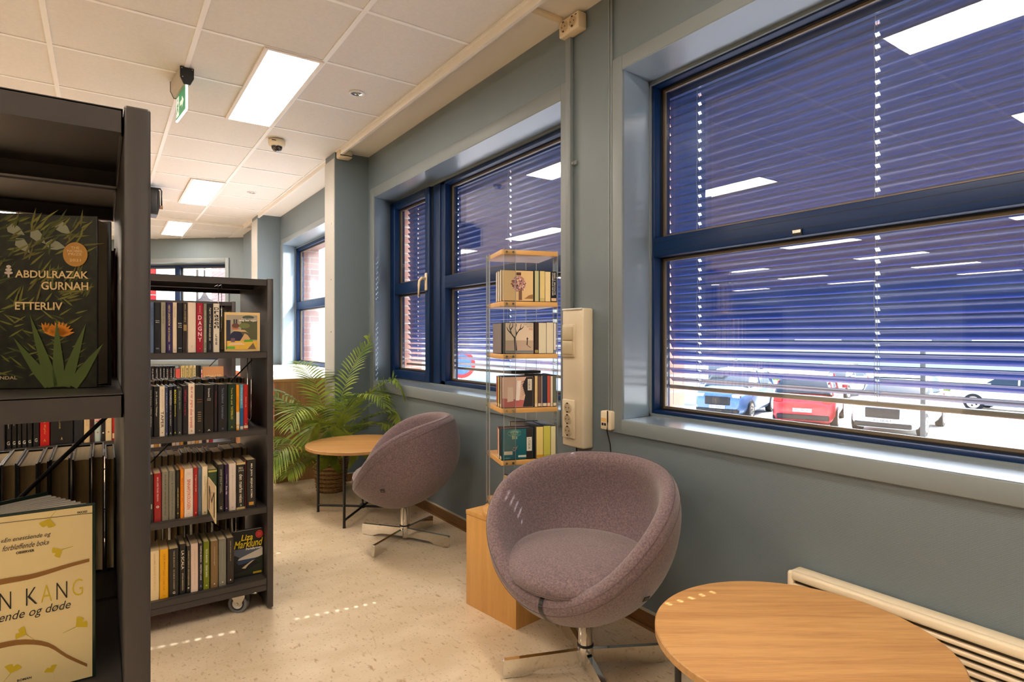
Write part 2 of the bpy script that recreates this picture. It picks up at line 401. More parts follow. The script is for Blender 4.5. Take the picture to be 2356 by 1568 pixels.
# angled far wall with a window opening, in its own frame: u to the left along the wall, v outward, z up
A4 = Vector((1.685, 9.54, 0)); D4 = Vector((-1.093, .945, 0)).normalized(); N4 = Vector((D4.y, -D4.x, 0))
M4 = Matrix(((D4.x, N4.x, 0, A4.x), (D4.y, N4.y, 0, A4.y), (0, 0, 1, 0), (0, 0, 0, 1)))
MR = Matrix(((0, 1, 0, XW), (1, 0, 0, 0), (0, 0, 1, 0), (0, 0, 0, 1)))
m = MB(); m.M = M4
def seg4(u0, u1, z0, z1): m.box(u0, u1, 0, .28, z0, z1, M_WALL); m.box(u0, u1, .28, .45, z0, z1, M_BRICK)
seg4(-.25, .229, 0, ZC+.05); seg4(2.59, 5.0, 0, ZC+.05); seg4(.229, 2.59, 0, ZS); seg4(.229, 2.59, ZT, ZC+.05)
st(m, 'wall_back')
m = MB(); m.box(-13.3, -2.0, 12.85, 13.1, 0, ZC+.05, M_WALL); st(m, 'wall_far')
m = MB(); m.box(-13.3, -13.1, -5.2, 13.1, 0, ZC+.05, M_WALL); st(m, 'wall_left')
m = MB(); m.box(-13.3, 2.3, -5.4, -5.2, 0, ZC+.05, M_WALL); st(m, 'wall_front')
# skirting board: brown with a pale rough top edge
m = MB()
for a, b in ((-5.2, 4.70),):
    m.box(1.787, XW+.002, a, b, 0, .062, M_SKIRT); m.box(1.789, XW+.002, a, b, .062, .066, M_SKTOP); m.box(1.779, 1.79, a, b, 0, .012, M_SKIRT)
m.box(1.53, XW, 4.689, 4.706, 0, .062, M_SKIRT); m.box(1.532, XW, 4.690, 4.706, .062, .066, M_SKTOP)
st(m, 'baseboard_right')

# ------------------------------------------------------------------ windows (frame u along the wall, v outward, z up)
def bar(m, u0, u1, v0, v1, z0, z1, mt=None, bev=.003): m.box(u0, u1, v0, v1, z0, z1, mt or M_BLUE, bev)
def ring(m, u0, u1, z0, z1, w_, v0, v1, mt, bev=0):
    bar(m, u0, u0+w_, v0, v1, z0, z1, mt, bev); bar(m, u1-w_, u1, v0, v1, z0, z1, mt, bev)
    bar(m, u0+w_, u1-w_, v0, v1, z0, z0+w_, mt, bev); bar(m, u0+w_, u1-w_, v0, v1, z1-w_, z1, mt, bev)
def pane(win, T, u0, u1, z0, z1, v=.26, bd=.010):
    m = MB(); m.M = T; ring(m, u0, u1, z0, z1, .006, v-.022, v-.004, M_GASK); ring(m, u0+.006, u1-.006, z0+.006, z1-.006, bd, v-.012, v-.001, M_BEAD)
    m.build('glazing_bead', win)
    m = MB(); m.M = T; m.box(u0+.002, u1-.002, v, v+.022, z0+.002, z1-.002, M_GLASS); m.build('glass_pane', win)
def casing(win, T, u0, u1, z0=ZS, z1=ZT, w_=.058, t=.014):
    m = MB(); m.M = T
    m.box(u0-w_, u0, -t, .002, z0-w_, z1+w_, M_TRIM, .003); m.box(u1, u1+w_, -t, .002, z0-w_, z1+w_, M_TRIM, .003)
    m.box(u0, u1, -t, .002, z1, z1+w_, M_TRIM, .003); m.box(u0, u1, -t-.003, .002, z0-w_, z0, M_TRIM, .003)
    m.build('casing', win)
def lining(win, T, u0, u1, uf, z0=ZS, z1=ZT, d=.195):
    m = MB(); m.M = T
    m.box(u0, u1+.001, -.012, d, z0-.006, z0+.002, M_REVEAL); m.box(u0, u1, -.012, d, z1-.002, z1+.006, M_REVEAL)
    m.add([(u1, 0, z0), (uf, 0, z0), (uf, d, z0), (u1, 0, z0+.002), (uf, 0, z0+.002), (uf, d, z0+.002)], [(0, 2, 5, 3), (3, 5, 4), (0, 1, 2)], M_REVEAL)
    m.box(u0-.006, u0+.002, -.0, d, z0, z1, M_REVEAL)
    m.box(u0, uf, d-.012, d, z0, z0+.012, M_TRIM); m.box(u0, uf, d-.012, d, z1-.016, z1, M_TRIM); m.box(uf-.008, uf, d-.012, d, z0, z1, M_TRIM)
    m.build('sill_and_reveal', win)
def winthing(n, T, u):
    p = T @ Vector((u, 0, 0)); o = thing('window_%d' % n, p, kind='structure', local=False); return o
TRb, TRt = 1.503, 1.590
# window 1: one fixed frame with a transom
a, b, c = OP[0]; W1 = winthing(1, MR, (a+b)/2); casing(W1, MR, a, b); lining(W1, MR, a, b, c)
m = MB(); m.M = MR; z0, z1 = ZS+.008, ZT-.008
for u0, u1 in ((a, a+.022), (c-.020, c)): bar(m, u0, u1, .195, .30, z0, z1)
bar(m, a+.02, c-.02, .195, .30, z0, z0+.018); bar(m, a+.02, c-.02, .195, .30, z1-.014, z1)
m.build('window_frame', W1)
m = MB(); m.M = MR; bar(m, a+.02, c-.02, .190, .30, TRb+.004, TRt, bev=.004)
for z in (TRb+.028, TRb+.064): m.box(a+.02, c-.02, .1895, .191, z, z+.0015, M_GASK)
m.build('transom', W1)
pane(W1, MR, a+.022, c-.020, z0+.018, TRb+.004); pane(W1, MR, a+.022, c-.020, TRt, z1-.014)
m = MB(); m.M = MR; m.box(1.13, 1.165, .183, .190, 1.508, 1.530, M_GASK, .002); m.box(1.133, 1.162, .182, .184, 1.518, 1.528, M_ZINC); m.build('latch', W1)
m = MB(); m.M = MR; m.box(c-.008, c+.004, .186, .196, 1.49, 1.512, M_CREAM, .003); m.box(c-.006, c+.004, .187, .196, 1.21, 1.228, M_CREAM, .003); m.build('plug_cover', W1)
# window 2: opening sash on the far side, mullion, fixed light
a, b, c = OP[1]; W2 = winthing(2, MR, (a+b)/2); casing(W2, MR, a, b, w_=.075); lining(W2, MR, a, b, c)
m = MB(); m.M = MR
bar(m, c-.012, c, .205, .30, z0, z1); bar(m, a, a+.03, .195, .30, z0, z1); bar(m, a+.03, 3.81, .195, .30, z0, z0+.030); bar(m, a+.03, 3.81, .195, .30, z1-.03, z1)
bar(m, 3.744, 3.805, .195, .30, z0, z1); bar(m, 3.918, c-.012, .21, .30, z0, z0+.016); bar(m, 3.918, c-.012, .21, .30, z1-.014, z1)
m.build('window_frame', W2)
m = MB(); m.M = MR; bar(m, 3.812, 3.918, .188, .30, z0-.002, z1+.002, bev=.006); m.build('mullion', W2)
m = MB(); m.M = MR; su0, su1 = 3.945, c-.008
bar(m, su0, 4.012, .170, .25, .825, 2.262, bev=.005); bar(m, 4.575, su1, .170, .25, .825, 2.262, bev=.005)
bar(m, 4.012, 4.575, .171, .25, .825, .892, bev=.005); bar(m, 4.012, 4.575, .171, .25, 2.205, 2.262, bev=.005); bar(m, 4.012, 4.575, .173, .25, TRb, TRt, bev=.005)
sash = m.build('opening_sash', W2)
m = MB(); m.M = MR; m.box(3.925, 3.944, .19, .25, .825, 2.262, M_GASK); m.build('gasket', W2)
def hinge(z):
    m = MB(); m.M = MR; m.cyl((c-.002, .178, z), (c-.002, .178, z+.085), .008, M_CREAM, n=10); m.cyl((c-.002, .178, z+.04), (c-.002, .178, z+.044), .009, M_ZINC, n=10); m.build('hinge', sash)
hinge(2.06); hinge(.86)
m = MB(); m.M = MR; m.box(3.962, 3.992, .155, .170, 1.50, 1.63, M_CREAM, .006)
m.cyl((3.977, .155, 1.59), (3.977, .125, 1.59), .011, M_CREAM); m.tube([(3.977, .128, 1.592), (3.998, .120, 1.572), (4.006, .118, 1.54), (4.006, .118, 1.455)], [.011, .011, .010, .009], M_CREAM, n=8); m.build('window_handle', sash)
pane(W2, MR, 4.012, 4.575, .892, TRb, .235); pane(W2, MR, 4.012, 4.575, TRt, 2.205, .235)
m = MB(); m.M = MR; bar(m, a+.03, 3.744, .190, .30, TRb, TRt, bev=.004)
for z in (TRb+.028, TRb+.060): m.box(a+.03, 3.744, .1895, .191, z, z+.0015, M_GASK)
m.build('transom', W2)
pane(W2, MR, a+.03, 3.744, z0+.030, TRb); pane(W2, MR, a+.03, 3.744, TRt, z1-.03)
# windows 3 and 4: no blinds
def plainwin(n, T, a, b, c, mull):
    W = winthing(n, T, (a+b)/2); casing(W, T, a, b); lining(W, T, a, b, c)
    m = MB(); m.M = T
    for u0, u1 in ((a, a+.045), (c-.045, c)): bar(m, u0, u1, .195, .28, z0, z1)
    bar(m, a+.045, c-.045, .195, .28, z0, z0+.045); bar(m, a+.045, c-.045, .195, .28, z1-.04, z1); m.build('window_frame', W)
    m = MB(); m.M = T; bar(m, a+.045, c-.045, .190, .28, TRb, TRt); m.build('transom', W)
    ed = [a+.045]
    if mull is not None:
        m = MB(); m.M = T; bar(m, mull-.04, mull+.04, .188, .285, z0, z1); m.build('mullion', W); ed += [mull-.04, mull+.04]
    ed.append(c-.045)
    for i in range(0, len(ed), 2): pane(W, T, ed[i], ed[i+1], z0+.045, TRb, .25); pane(W, T, ed[i], ed[i+1], TRt, z1-.04, .25)
    return W
W3 = plainwin(3, MR, *OP[2], None)
MB().box(XW-.02, XW+.185, 5.135, 7.498, ZS+.002, .829, M_WHITE).build('sill_board', W3)
plainwin(4, M4, .229, 2.59, 2.59, 1.13)

# ------------------------------------------------------------------ blinds outside windows 1 and 2
def slat_mesh(y0, y1, cords, hole=.009):
    """curved aluminium slat along Y about the origin, holes at the cords"""
    th = R(58); W = .050; N = 6; m = MB()
    ss = [-.5, -.30, -.13, .13, .30, .5]
    prof = []
    for q in ss:
        x = q*W; zz = .0042*(1-(2*q)**2)
        prof.append((-x*math.cos(th)+zz*math.sin(th), x*math.sin(th)+zz*math.cos(th)))
    ys = [y0, y0+.006]
    for cc in sorted(cords): ys += [cc-hole*.8, cc+hole*.8]
    ys += [y1-.006, y1]; ys = sorted(ys)
    V = [(p[0], y, p[1]) for y in ys for p in prof]; F = []
    n = len(prof)
    for j in range(len(ys)-1):
        mid = (ys[j]+ys[j+1])/2; isc = any(abs(mid-cc) < 1e-4 for cc in cords)
        for i in range(n-1):
            if isc and i == 2: continue
            F.append((j*n+i, j*n+i+1, (j+1)*n+i+1, (j+1)*n+i))
    return m.add(V, F, M_SLAT, True)
def blind(label, y0, y1, cords, ztop=2.262, zbot=.935, xb=2.165, rail_tilt=0):
    o = thing('venetian_blind', (xb, (y0+y1)/2, zbot), label=label, cat='blind', local=False)
    first = None; n = int((ztop-zbot-.02)/.0405)
    for k in range(n+1):
        z = zbot+.030+k*.0405
        if first is None:
            first = slat_mesh(y0, y1, cords); first.v = [(v[0]+xb, v[1], v[2]+zbot) for v in first.v]
            first = first.build('slat', o); first.location = (0, 0, z-zbot)
            md = first.modifiers.new('thickness', 'SOLIDIFY'); md.thickness = .0006
        else:
            d = first.copy(); col.objects.link(d); d.parent = o; d.location = (0, 0, z-zbot)
        (first if k == 0 else d).rotation_euler = (0, -R(58-(26, 30, 35, 40, 45, 50, 53, 54)[k] if k < 8 else 2), 0)
    m = MB().box(xb-.026, xb+.022, y0, y1, zbot-.012, zbot+.004, M_RAIL, .004); m.build('bottom_rail', o)
    m = MB().box(xb-.035, xb+.035, y0, y1, ztop-.022, ztop+.06, M_SLAT); m.build('head_rail', o)
    for cc in cords:
        m = MB(); m.tube([(xb, cc, zbot), (xb, cc, ztop+.01)], .0011, M_CORD, n=5)
        P = [(xb-.016+.0015*math.sin(i*1.3), cc+.003*math.sin(i*.9), zbot+.004+i*.0405) for i in range(n+2)]
        m.tube(P, .0009, M_CORD, n=4); m.tube([(xb+.016, cc, zbot), (xb+.016, cc, ztop+.01)], .0009, M_CORD, n=4)
        m.build('ladder_cord', o)
        for k in range(0, 0): pass
    for yc in (y0+.006, y1-.006):
        m = MB().tube([(xb+.02, yc, zbot-.09), (xb+.02, yc, ztop+.02)], .0018, M_ZINC, n=5); m.build('guide_wire', o)
    return o
blind('blue outdoor venetian blind behind the large near window, cars showing below it', -.59, 1.862, (-.40, .285, .965, 1.695))
blind('blue outdoor venetian blind behind the two-part window with the white handle', 2.175, 4.70, (2.33, 3.17, 3.86, 4.53))

# ------------------------------------------------------------------ ceiling fittings
X_, Y_, Z_ = Vector((1, 0, 0)), Vector((0, 1, 0)), Vector((0, 0, 1))
def make_lamp():
    o = thing('ceiling_light')
    m = MB(); ring2 = [(0, .020, 0, 1.2), (.280, .3, 0, 1.2), (.020, .280, 0, .018), (.020, .280, 1.182, 1.2)]
    for a, b, c, d in ring2: m.box(a, b, c, d, -.008, .004, M_LAMPF)
    m.build('frame', o); MB().box(.020, .280, .018, 1.182, -.005, .003, M_LAMP).build('diffuser', o)
    return o
lamp0 = None
for i, x in enumerate((.683, -1.117, -2.917, -5.317, -7.717, -10.117, -12.5)):
    for j, y in enumerate((3.205, 6.24, 8.66, .205, -2.795) if i < 3 else (4.405, 7.405, 10.4, 1.405, -1.595)):
        if i == 0 and j < 3:
            lb = ('recessed ceiling light panel nearest the camera, beside the exit sign', 'middle recessed ceiling light panel, beyond the dome camera', 'farthest recessed ceiling light panel, near the blue end wall')[j]
            g = 'ceiling light panels along the window side'
        elif i == 0 and j == 3: lb, g = 'long ceiling light panel overhead, mirrored at the top right of the near window', 'ceiling light panels along the window side'
        else: lb, g = 'recessed light panel in the hall left of the view, mirrored small in the window glass', 'ceiling light panels seen in reflections'
        if lamp0 is None: lamp0 = o = make_lamp(); o.location = (x, y, ZC)
        else: o = copy_thing(lamp0, (x, y, ZC))
        tag(o, lb, 'ceiling light', g)
# spot lights
for k, (x, y) in enumerate(((1.273, 3.512), (1.265, 6.522))):
    o = thing('downlight', (x, y, ZC), label=('small round chrome downlight in a tile nearest the window soffit', 'tiny round downlight far back, beside the middle light panel')[k], cat='downlight', group='round downlights')
    m = MB().lathe([(.046, .003), (.046, -.004), (.040, -.007), (.034, -.003), (.034, .003)], (0, 0, 0), M_TBAR, 28); m.build('trim_ring', o)
    m = MB().lathe([(.034, -.002), (.026, .001), (.001, .002)], (0, 0, 0), M_CHROME, 24); m.lathe([(.016, -.004), (.012, -.007), (.001, -.008)], (0, 0, 0), M_ZINC, 16); m.build('reflector', o)
# dome camera
o = thing('dome_camera', (1.08, 4.678, ZC), label='white security dome camera hanging from the ceiling', cat='security camera')
m = MB().lathe([(.001, .001), (.052, .001), (.060, -.006), (.060, -.032), (.056, -.044), (.040, -.050), (.001, -.050)], (0, 0, 0), M_CREAM, 32); m.build('housing', o)
m = MB().lathe([(.040, -.050)]+[(.040*math.cos(t), -.050-.040*math.sin(t)) for t in (.2, .4, .6, .8, 1.0, 1.2, 1.4, 1.56)], (0, 0, 0), mat('smoked_dome', (40, 34, 32), .08, coat=.6), 28); m.build('dome', o)
m = MB().box(-.05, -.02, -.0612, -.0598, -.024, -.018, M_PLBLACK); m.build('badge', o)
# sensor on top of the near column
o = thing('motion_sensor', (1.59, 4.665, ZC-.03), label='small white sensor box under the soffit beside the near column', cat='sensor')
m = MB().box(-.055, .05, -.05, .04, -.030, .03, M_CREAM, .012); m.build('housing', o); m = MB().box(-.05, .045, -.0515, -.049, -.018, -.012, M_GASK); m.build('slot', o)
# exit sign
o = thing('exit_sign', (.385, 3.70, ZC), rz=R(5.5), label='illuminated green exit sign with black end cap hanging from the ceiling', cat='exit sign')
cap = [(-.034, 0), (.034, 0), (.034, -.055), (.016, -.092), (-.016, -.092), (-.034, -.055)]
m = MB().prism(cap, (0, 0, 0), X_, Z_, Y_, .008, M_PLBLACK)
MB().prism(cap, (0, .262, 0), X_, Z_, Y_, .008, M_PLBLACK).build('end_cap', o)
for a, b in ((-.026, -.008), (.026, -.008), (-.022, -.055)): m.cyl((a, -.002, b), (a, .001, b), .003, M_ZINC, n=8)
m.build('end_cap', o)
m = MB().prism([(a*.95, b*.96-.002) for a, b in cap], (0, .008, 0), X_, Z_, Y_, .254, mat('grey_housing', (178, 168, 152), .4)); m.build('housing', o)
MG = mat('exit_green', (30, 120, 74), .4, emit=((.02, .30, .12), .5)); MWG = mat('lit_acrylic_edge', (255, 255, 255), .3, emit=((1, 1, .96), 4.0)); MWP = mat('pictogram_white', (240, 246, 240), .5, emit=((.9, 1, .92), .5))
m = MB().box(-.004, .004, .012, .262, -.222, -.088, MG); m.build('green_panel', o)
m = MB().box(-.005, .005, .008, .0125, -.224, -.088, MWG); m.box(-.005, .005, .0125, .266, -.227, -.222, MWG); m.build('lit_edge', o)
m = MB()
for sgn in (-1, 1):
    O = Vector((sgn*.0045, .137, -.155)); ux = Vector((0, -sgn, 0)) if sgn < 0 else Vector((0, 1, 0)); ux = Vector((0, 1, 0)) if sgn > 0 else Vector((0, -1, 0))
    m.rect(-.115, -.055, -.045, .055, O, ux, Z_, MWP, .0003); m.disc(-.075, .036, .009, O, ux, Z_, MG, .0007, 12)
    m.poly([(-.10, .01), (-.062, .022), (-.055, .0), (-.07, -.005), (-.055, -.03), (-.064, -.045), (-.082, -.012), (-.104, -.04), (-.11, -.03), (-.09, .002)], O, ux, Z_, MG, .0007)
    m.poly([(-.02, .012), (.03, .012), (.03, .034), (.075, 0), (.03, -.034), (.03, -.012), (-.02, -.012)], O, ux, Z_, MWP, .0003)
m.build('pictogram', o)
# loudspeaker hung from the ceiling
o = thing('loudspeaker', (.24, 6.78, 2.465), label='black loudspeaker on a bracket under the ceiling, half hidden behind the near bookcase', cat='loudspeaker')
m = MB().prism([(-.20, -.12), (.205, -.125), (.225, -.04), (.222, .10), (.205, .125), (-.20, .12)], (0, -.10, 0), X_, Z_, Y_, .22, M_PLBLACK); m.build('cabinet', o)
m = MB().box(-.19, .195, -.108, -.100, -.105, .105, M_BLACK, .003); m.build('grille', o)
m = MB().tube([(-.2, .02, -.02), (-.2, .02, .15), (.236, .02, .15), (.246, .02, .13), (.246, .02, -.02)], .008, M_PLBLACK, 8); m.cyl((0, .02, .15), (0, .02, .168), .03, M_PLBLACK)
m.cyl((.22, .02, -.03), (.256, .02, -.03), .018, mat('brown_knob', (120, 86, 58), .5)); m.build('bracket', o)

# ------------------------------------------------------------------ fittings on the window wall
def schuko(m, c, n, ux, uy, r=.019):
    """round recessed socket face: c centre, n outward normal"""
    c = Vector(c); n = Vector(n)
    m.cyl(c-n*.001, c+n*.0035, r*1.13, M_CREAM, n=28); m.cyl(c+n*.0036, c+n*.0042, r, mat('socket_recess', (196, 172, 136), .5), n=28)
    for s in (-1, 1): m.cyl(c+ux*s*r*.48+n*.004, c+ux*s*r*.48+n*.0048, r*.13, M_PLBLACK, n=10)
    for s in (-1, 1):
        q = c+uy*s*r*.92+n*.0045; m.box(q.x-.002, q.x+.001, q.y-.004, q.y+.004, q.z-.003, q.z+.003, M_PLBLACK)
m = MB().box(XW-.052, XW, 2.028, 2.166, ZC-.090, ZC-.012, M_CREAM, .008)
for y in (2.066, 2.128): schuko(m, (XW-.052, y, ZC-.05), (-1, 0, 0), Y_, Z_, .023)
m.box(XW-.053, XW-.0515, 2.04, 2.05, ZC-.028, ZC-.024, M_GASK)
tag(m.build('double_socket'), 'cream double power socket high up under the soffit', 'power socket')
m = MB().box(1.562, XW-.052, 2.135, 2.165, ZC-.016, ZC, M_CREAM, .003)
tag(m.build('cable_duct'), 'thin cream cable duct crossing the soffit to the high socket', 'cable duct')
m = MB().box(XW-.024, XW, 2.118, 2.152, 1.288, ZC-.088, M_TRIM, .003); m.box(XW-.010, XW, 2.09, 2.119, 1.95, 1.97, M_TRIM, .003); m.cyl((XW-.018, 2.112, 1.958), (XW, 2.112, 1.958), .006, M_CHROME, n=10)
tag(m.build('cable_duct'), 'grey painted vertical cable duct between the high socket and the cream trunking', 'cable duct')
o = thing('wall_trunking', (XW, 2.055, .66), label='tall cream wall trunking with light switches and three power sockets', cat='trunking', local=False)
m = MB().box(XW-.062, XW, 1.985, 2.128, .662, 1.285, M_CREAM, .008); m.build('duct_body', o)
m = MB().box(XW-.066, XW-.060, 1.990, 2.125, 1.278, 1.286, M_WHITE, .002); m.build('end_piece', o)
def frame_(z0, z1, nm): m = MB().box(XW-.070, XW-.060, 2.036, 2.120, z0, z1, M_CREAM, .005); return m.build(nm, o)
f = frame_(1.065, 1.215, 'switch_frame')
for z0 in (1.078, 1.142):
    m = MB(); m.box(XW-.077, XW-.068, 2.044, 2.112, z0, z0+.060, mat('switch_rocker', (214, 196, 158), .4), .004); m.build('rocker_switch', f)
f = frame_(.700, .875, 'socket_frame')
for z in (.735, .787, .839):
    m = MB(); schuko(m, (XW-.0695, 2.078, z), (-1, 0, 0), Y_, Z_, .021); m.build('power_socket', f)
o = thing('data_socket', (XW, 1.866, .76), label='small cream data socket box under the conduit by the near window casing', cat='data socket', local=False)
m = MB().box(XW-.040, XW, 1.838, 1.898, .762, .842, M_CREAM, .006); m.box(XW-.0408, XW-.039, 1.862, 1.893, .796, .812, mat('ochre_label', (226, 180, 112), .6)); m.build('housing', o)
for y in (1.883, 1.868): MB().box(XW-.0412, XW-.039, y-.005, y+.005, .780, .791, M_PLBLACK).build('port', o)
m = MB()
for y in (1.862, 1.876): m.box(XW-.012, XW, y-.0045, y+.0045, .842, ZC, M_TRIM, .002)
tag(m.build('cable_duct'), 'pair of thin grey conduits running up the wall beside the near window', 'cable duct')
P = [(XW-.043, 1.850, .845), (XW-.044, 1.849, .80), (XW-.045, 1.851, .76), (XW-.02, 1.858, .70), (XW-.006, 1.866, .64), (XW-.006, 1.868, .58), (XW-.006, 1.862, .40), (XW-.006, 1.86, .07)]
tag(MB().tube(P, .0028, M_CORDB, 6).build('network_cable'), 'thin black cable hanging from the data socket behind the near chair', 'cable')
tag(MB().tube([(XW-.008, 2.09, .665), (XW-.008, 2.09, .5), (XW-.008, 2.088, .3), (XW-.008, 2.09, .07)], .004, M_CORDB, 6).build('power_cable'), 'black cable coming out below the cream wall trunking', 'cable')
# radiator
o = thing('panel_heater', (1.765, .0, .14), label='long cream electric panel heater with a slotted top under the near window', cat='heater', local=False)
y0, y1, zt, zb = -.75, 1.030, .442, .14
m = MB().box(1.748, 1.80, y0, y1, zb, zt, M_HEAT, .008); m.build('casing', o)
m = MB(); m.box(1.728, 1.750, y1-.020, y1, zb, zt+.002, M_HEAT, .008); m.box(1.728, 1.750, y0, y0+.02, zb, zt+.002, M_HEAT, .006); m.box(1.728, 1.750, y0+.01, y1-.012, zt-.024, zt+.002, M_HEAT, .007)
m.box(1.730, 1.750, y0+.01, y1-.012, zb, zt-.155, M_HEAT, .004); m.build('front_frame', o)
m = MB(); m.box(1.745, 1.749, y0+.02, y1-.02, zt-.16, zt-.02, mat('slot_dark', (70, 58, 44), .8)); m.build('slot_backing', o)
m = MB()
for k in range(6): z = zt-.045-.0205*k; m.box(1.731, 1.746, y0+.018, y1-.018, z, z+.011, M_HEAT, .003)
m.build('grille', o)

# ------------------------------------------------------------------ chairs
def spline(pts, n=5):
    out = []
    for i in range(len(pts)-1):
        p0 = pts[max(i-1, 0)]; p1 = pts[i]; p2 = pts[i+1]; p3 = pts[min(i+2, len(pts)-1)]
        for k in range(n):
            t = k/n; out.append(tuple(.5*((2*b)+(-a+c)*t+(2*a-5*b+4*c-d)*t*t+(-a+3*b-3*c+d)*t**3) for a, b, c, d in zip(p0, p1, p2, p3)))
    out.append(tuple(pts[-1])); return out
TILT = R(33); SHC = Vector((.012, 0, .515))
def shell_pt(r, h, ph, wgt):
    nx = Vector((math.sin(TILT), 0, math.cos(TILT))); fx = Vector((math.cos(TILT), 0, -math.sin(TILT)))   # fx points to the front lip
    cx = math.cos(ph); sx = math.sin(ph)
    hh = h+wgt*(.088*sx*sx-(.034 if cx > 0 else .0)*cx*cx)
    return SHC+fx*(r*cx)+Vector((0, 1, 0))*(r*1.0*sx)+nx*hh
def make_chair():
    o = thing('swivel_chair')
    prof = [(.001, -.300, 0), (.08, -.296, 0), (.16, -.272, .05), (.235, -.222, .15), (.292, -.150, .35), (.328, -.075, .6), (.341, -.015, .85), (.337, .012, .95), (.321, .028, 1), (.300, .027, 1), (.283, .008, .95), (.270, -.03, .85), (.254, -.085, .6), (.222, -.145, .3), (.165, -.190, .1), (.08, -.212, 0), (.001, -.216, 0)]
    pr = spline(prof, 3); n = 72; m = MB(); V = []; F = []
    for r, h, wg in pr:
        for i in range(n): V.append(shell_pt(max(r, .001), h, 2*math.pi*i/n, wg))
    for j in range(len(pr)-1):
        for i in range(n): F.append((j*n+i, j*n+(i+1) % n, (j+1)*n+(i+1) % n, (j+1)*n+i))
    m.add(V, F, M_FAB, True); sh = m.build('shell', o)
    # seams: along the side of the rim
    m = MB()
    for r_, h_, w_ in ((.3425, -.012, .86), (.3340, .0195, .96)):
        m.tube([shell_pt(r_, h_, 2*math.pi*i/96, w_) for i in range(96)], .0008, mat('seam_thread', (104, 84, 84), .9), 5, close=True)
    m.build('seam', sh)
    # seat cushion: flattened dome lying level in the bowl
    m = MB(); V = []; F = []; L = 14
    cc = Vector((.034, 0, .386))
    for j in range(L+1):
        t = -math.pi/2+math.pi*j/L
        rr = max(.001, abs(math.cos(t))**.55); zz = math.sin(t)
        zz = (abs(zz)**.9)*(1 if zz > 0 else -1)
        for i in range(n):
            ph = 2*math.pi*i/n; rx = .256 if math.cos(ph) > 0 else .235
            dx = rx*rr*math.cos(ph)
            V.append(cc+Vector((dx, .268*rr*math.sin(ph), .058*zz-.05*dx)))
    for j in range(L):
        for i in range(n): F.append((j*n+i, j*n+(i+1) % n, (j+1)*n+(i+1) % n, (j+1)*n+i))
    m.add(V, F, M_FAB, True); cu = m.build('seat_cushion', o)
    m = MB().tube([cc+Vector(((.2575 if math.cos(2*math.pi*i/96) > 0 else .2365)*math.cos(2*math.pi*i/96), .2695*math.sin(2*math.pi*i/96), -.05*.26*math.cos(2*math.pi*i/96)-.012)) for i in range(96)], .0013, mat('seam_thread', (96, 76, 76), .9), 5, close=True); m.build('piping', cu)
    # black strap at the front lip
    P = [shell_pt(r, h+.002*0, R(2), wg) for r, h, wg in pr[12:31]]
    m = MB(); w2 = Vector((0, .008, 0)); c0 = SHC+Vector((0, 0, -.05))
    V = []; 
    for q in P:
        d = (q-c0).normalized()*.0018 if False else (Vector((1, 0, .2)).normalized()*.002)
        V += [q+d-w2, q+d+w2]
    m.add(V, [(2*i, 2*i+1, 2*i+3, 2*i+2) for i in range(len(P)-1)], M_BLACK); m.build('strap', o)
    # maker tag low on the shell's left side
    q = shell_pt(.312, -.118, R(60), .5); nn = (q-SHC); nn.normalize(); ux = Vector((0, 0, 1)).cross(nn).normalized(); uy = nn.cross(ux)
    m = MB(); q = q+nn*.006; m.prism([(-.012, -.008), (.012, -.008), (.012, .010), (-.012, .010)], q, ux, uy, nn, .002, M_PLBLACK)
    for a in (-.006, .0): m.poly([(a, .006), (a+.002, .006), (a+.006, -.003), (a+.004, -.003)], q+nn*.002, ux, uy, mat('tag_grey', (120, 120, 120), .6), .0004)
    m.build('maker_tag', o)
    # swivel column and four blade legs
    m = MB().lathe([(.001, .30), (.060, .30), (.060, .212), (.027, .206), (.025, .085), (.027, .075), (.027, .022), (.001, .022)], (0, 0, 0), M_CHROME, 28); m.build('column', o)
    m = MB().lathe([(.0285, .084), (.0285, .091), (.026, .092)], (0, 0, 0), M_GASK, 24); m.build('collar', o)
    for k in range(4):
        a = R(LEG0+90*k); u = Vector((math.cos(a), math.sin(a), 0)); v = Vector((-u.y, u.x, 0))
        m = MB().prism([(.018, .072), (.018, .026), (.165, .020), (.215, .002), (.292, .002), (.292, .058), (.286, .062)], -v*.009, u, Z_, v, .018, M_CHROME)
        leg = m.build('leg', o)
        m = MB().box(.262, .284, -.007, .007, 0, .003, M_PLBLACK); m.M = None
        m.v = [tuple(u*x+v*y+Z_*z) for x, y, z in m.v]; m.build('glide', leg)
    return o
LEG0 = 0
FACE1 = R(-163)          # near chair looks towards the camera, a little to its left
LEG0 = math.degrees(math.atan2(.11, -.245)-FACE1)
chair = make_chair(); chair.location = (1.389, 1.569, 0); chair.rotation_euler = (0, 0, FACE1)
tag(chair, 'mauve wool tub chair facing the camera, seat cushion in full view, beside the near table', 'chair', 'round mauve swivel chairs')
FACE2 = R(152)
ch2 = copy_thing(chair, (1.423, 3.149, 0), FACE2, 'mauve wool tub chair seen from the side at the far round table')
for ch in ch2.children:      # its swivel base stands at its own angle
    if ch.name.startswith(('leg',)): ch.rotation_euler = (0, 0, math.atan2(-.154, -.25)-FACE2-(math.atan2(.11, -.245)-FACE1))

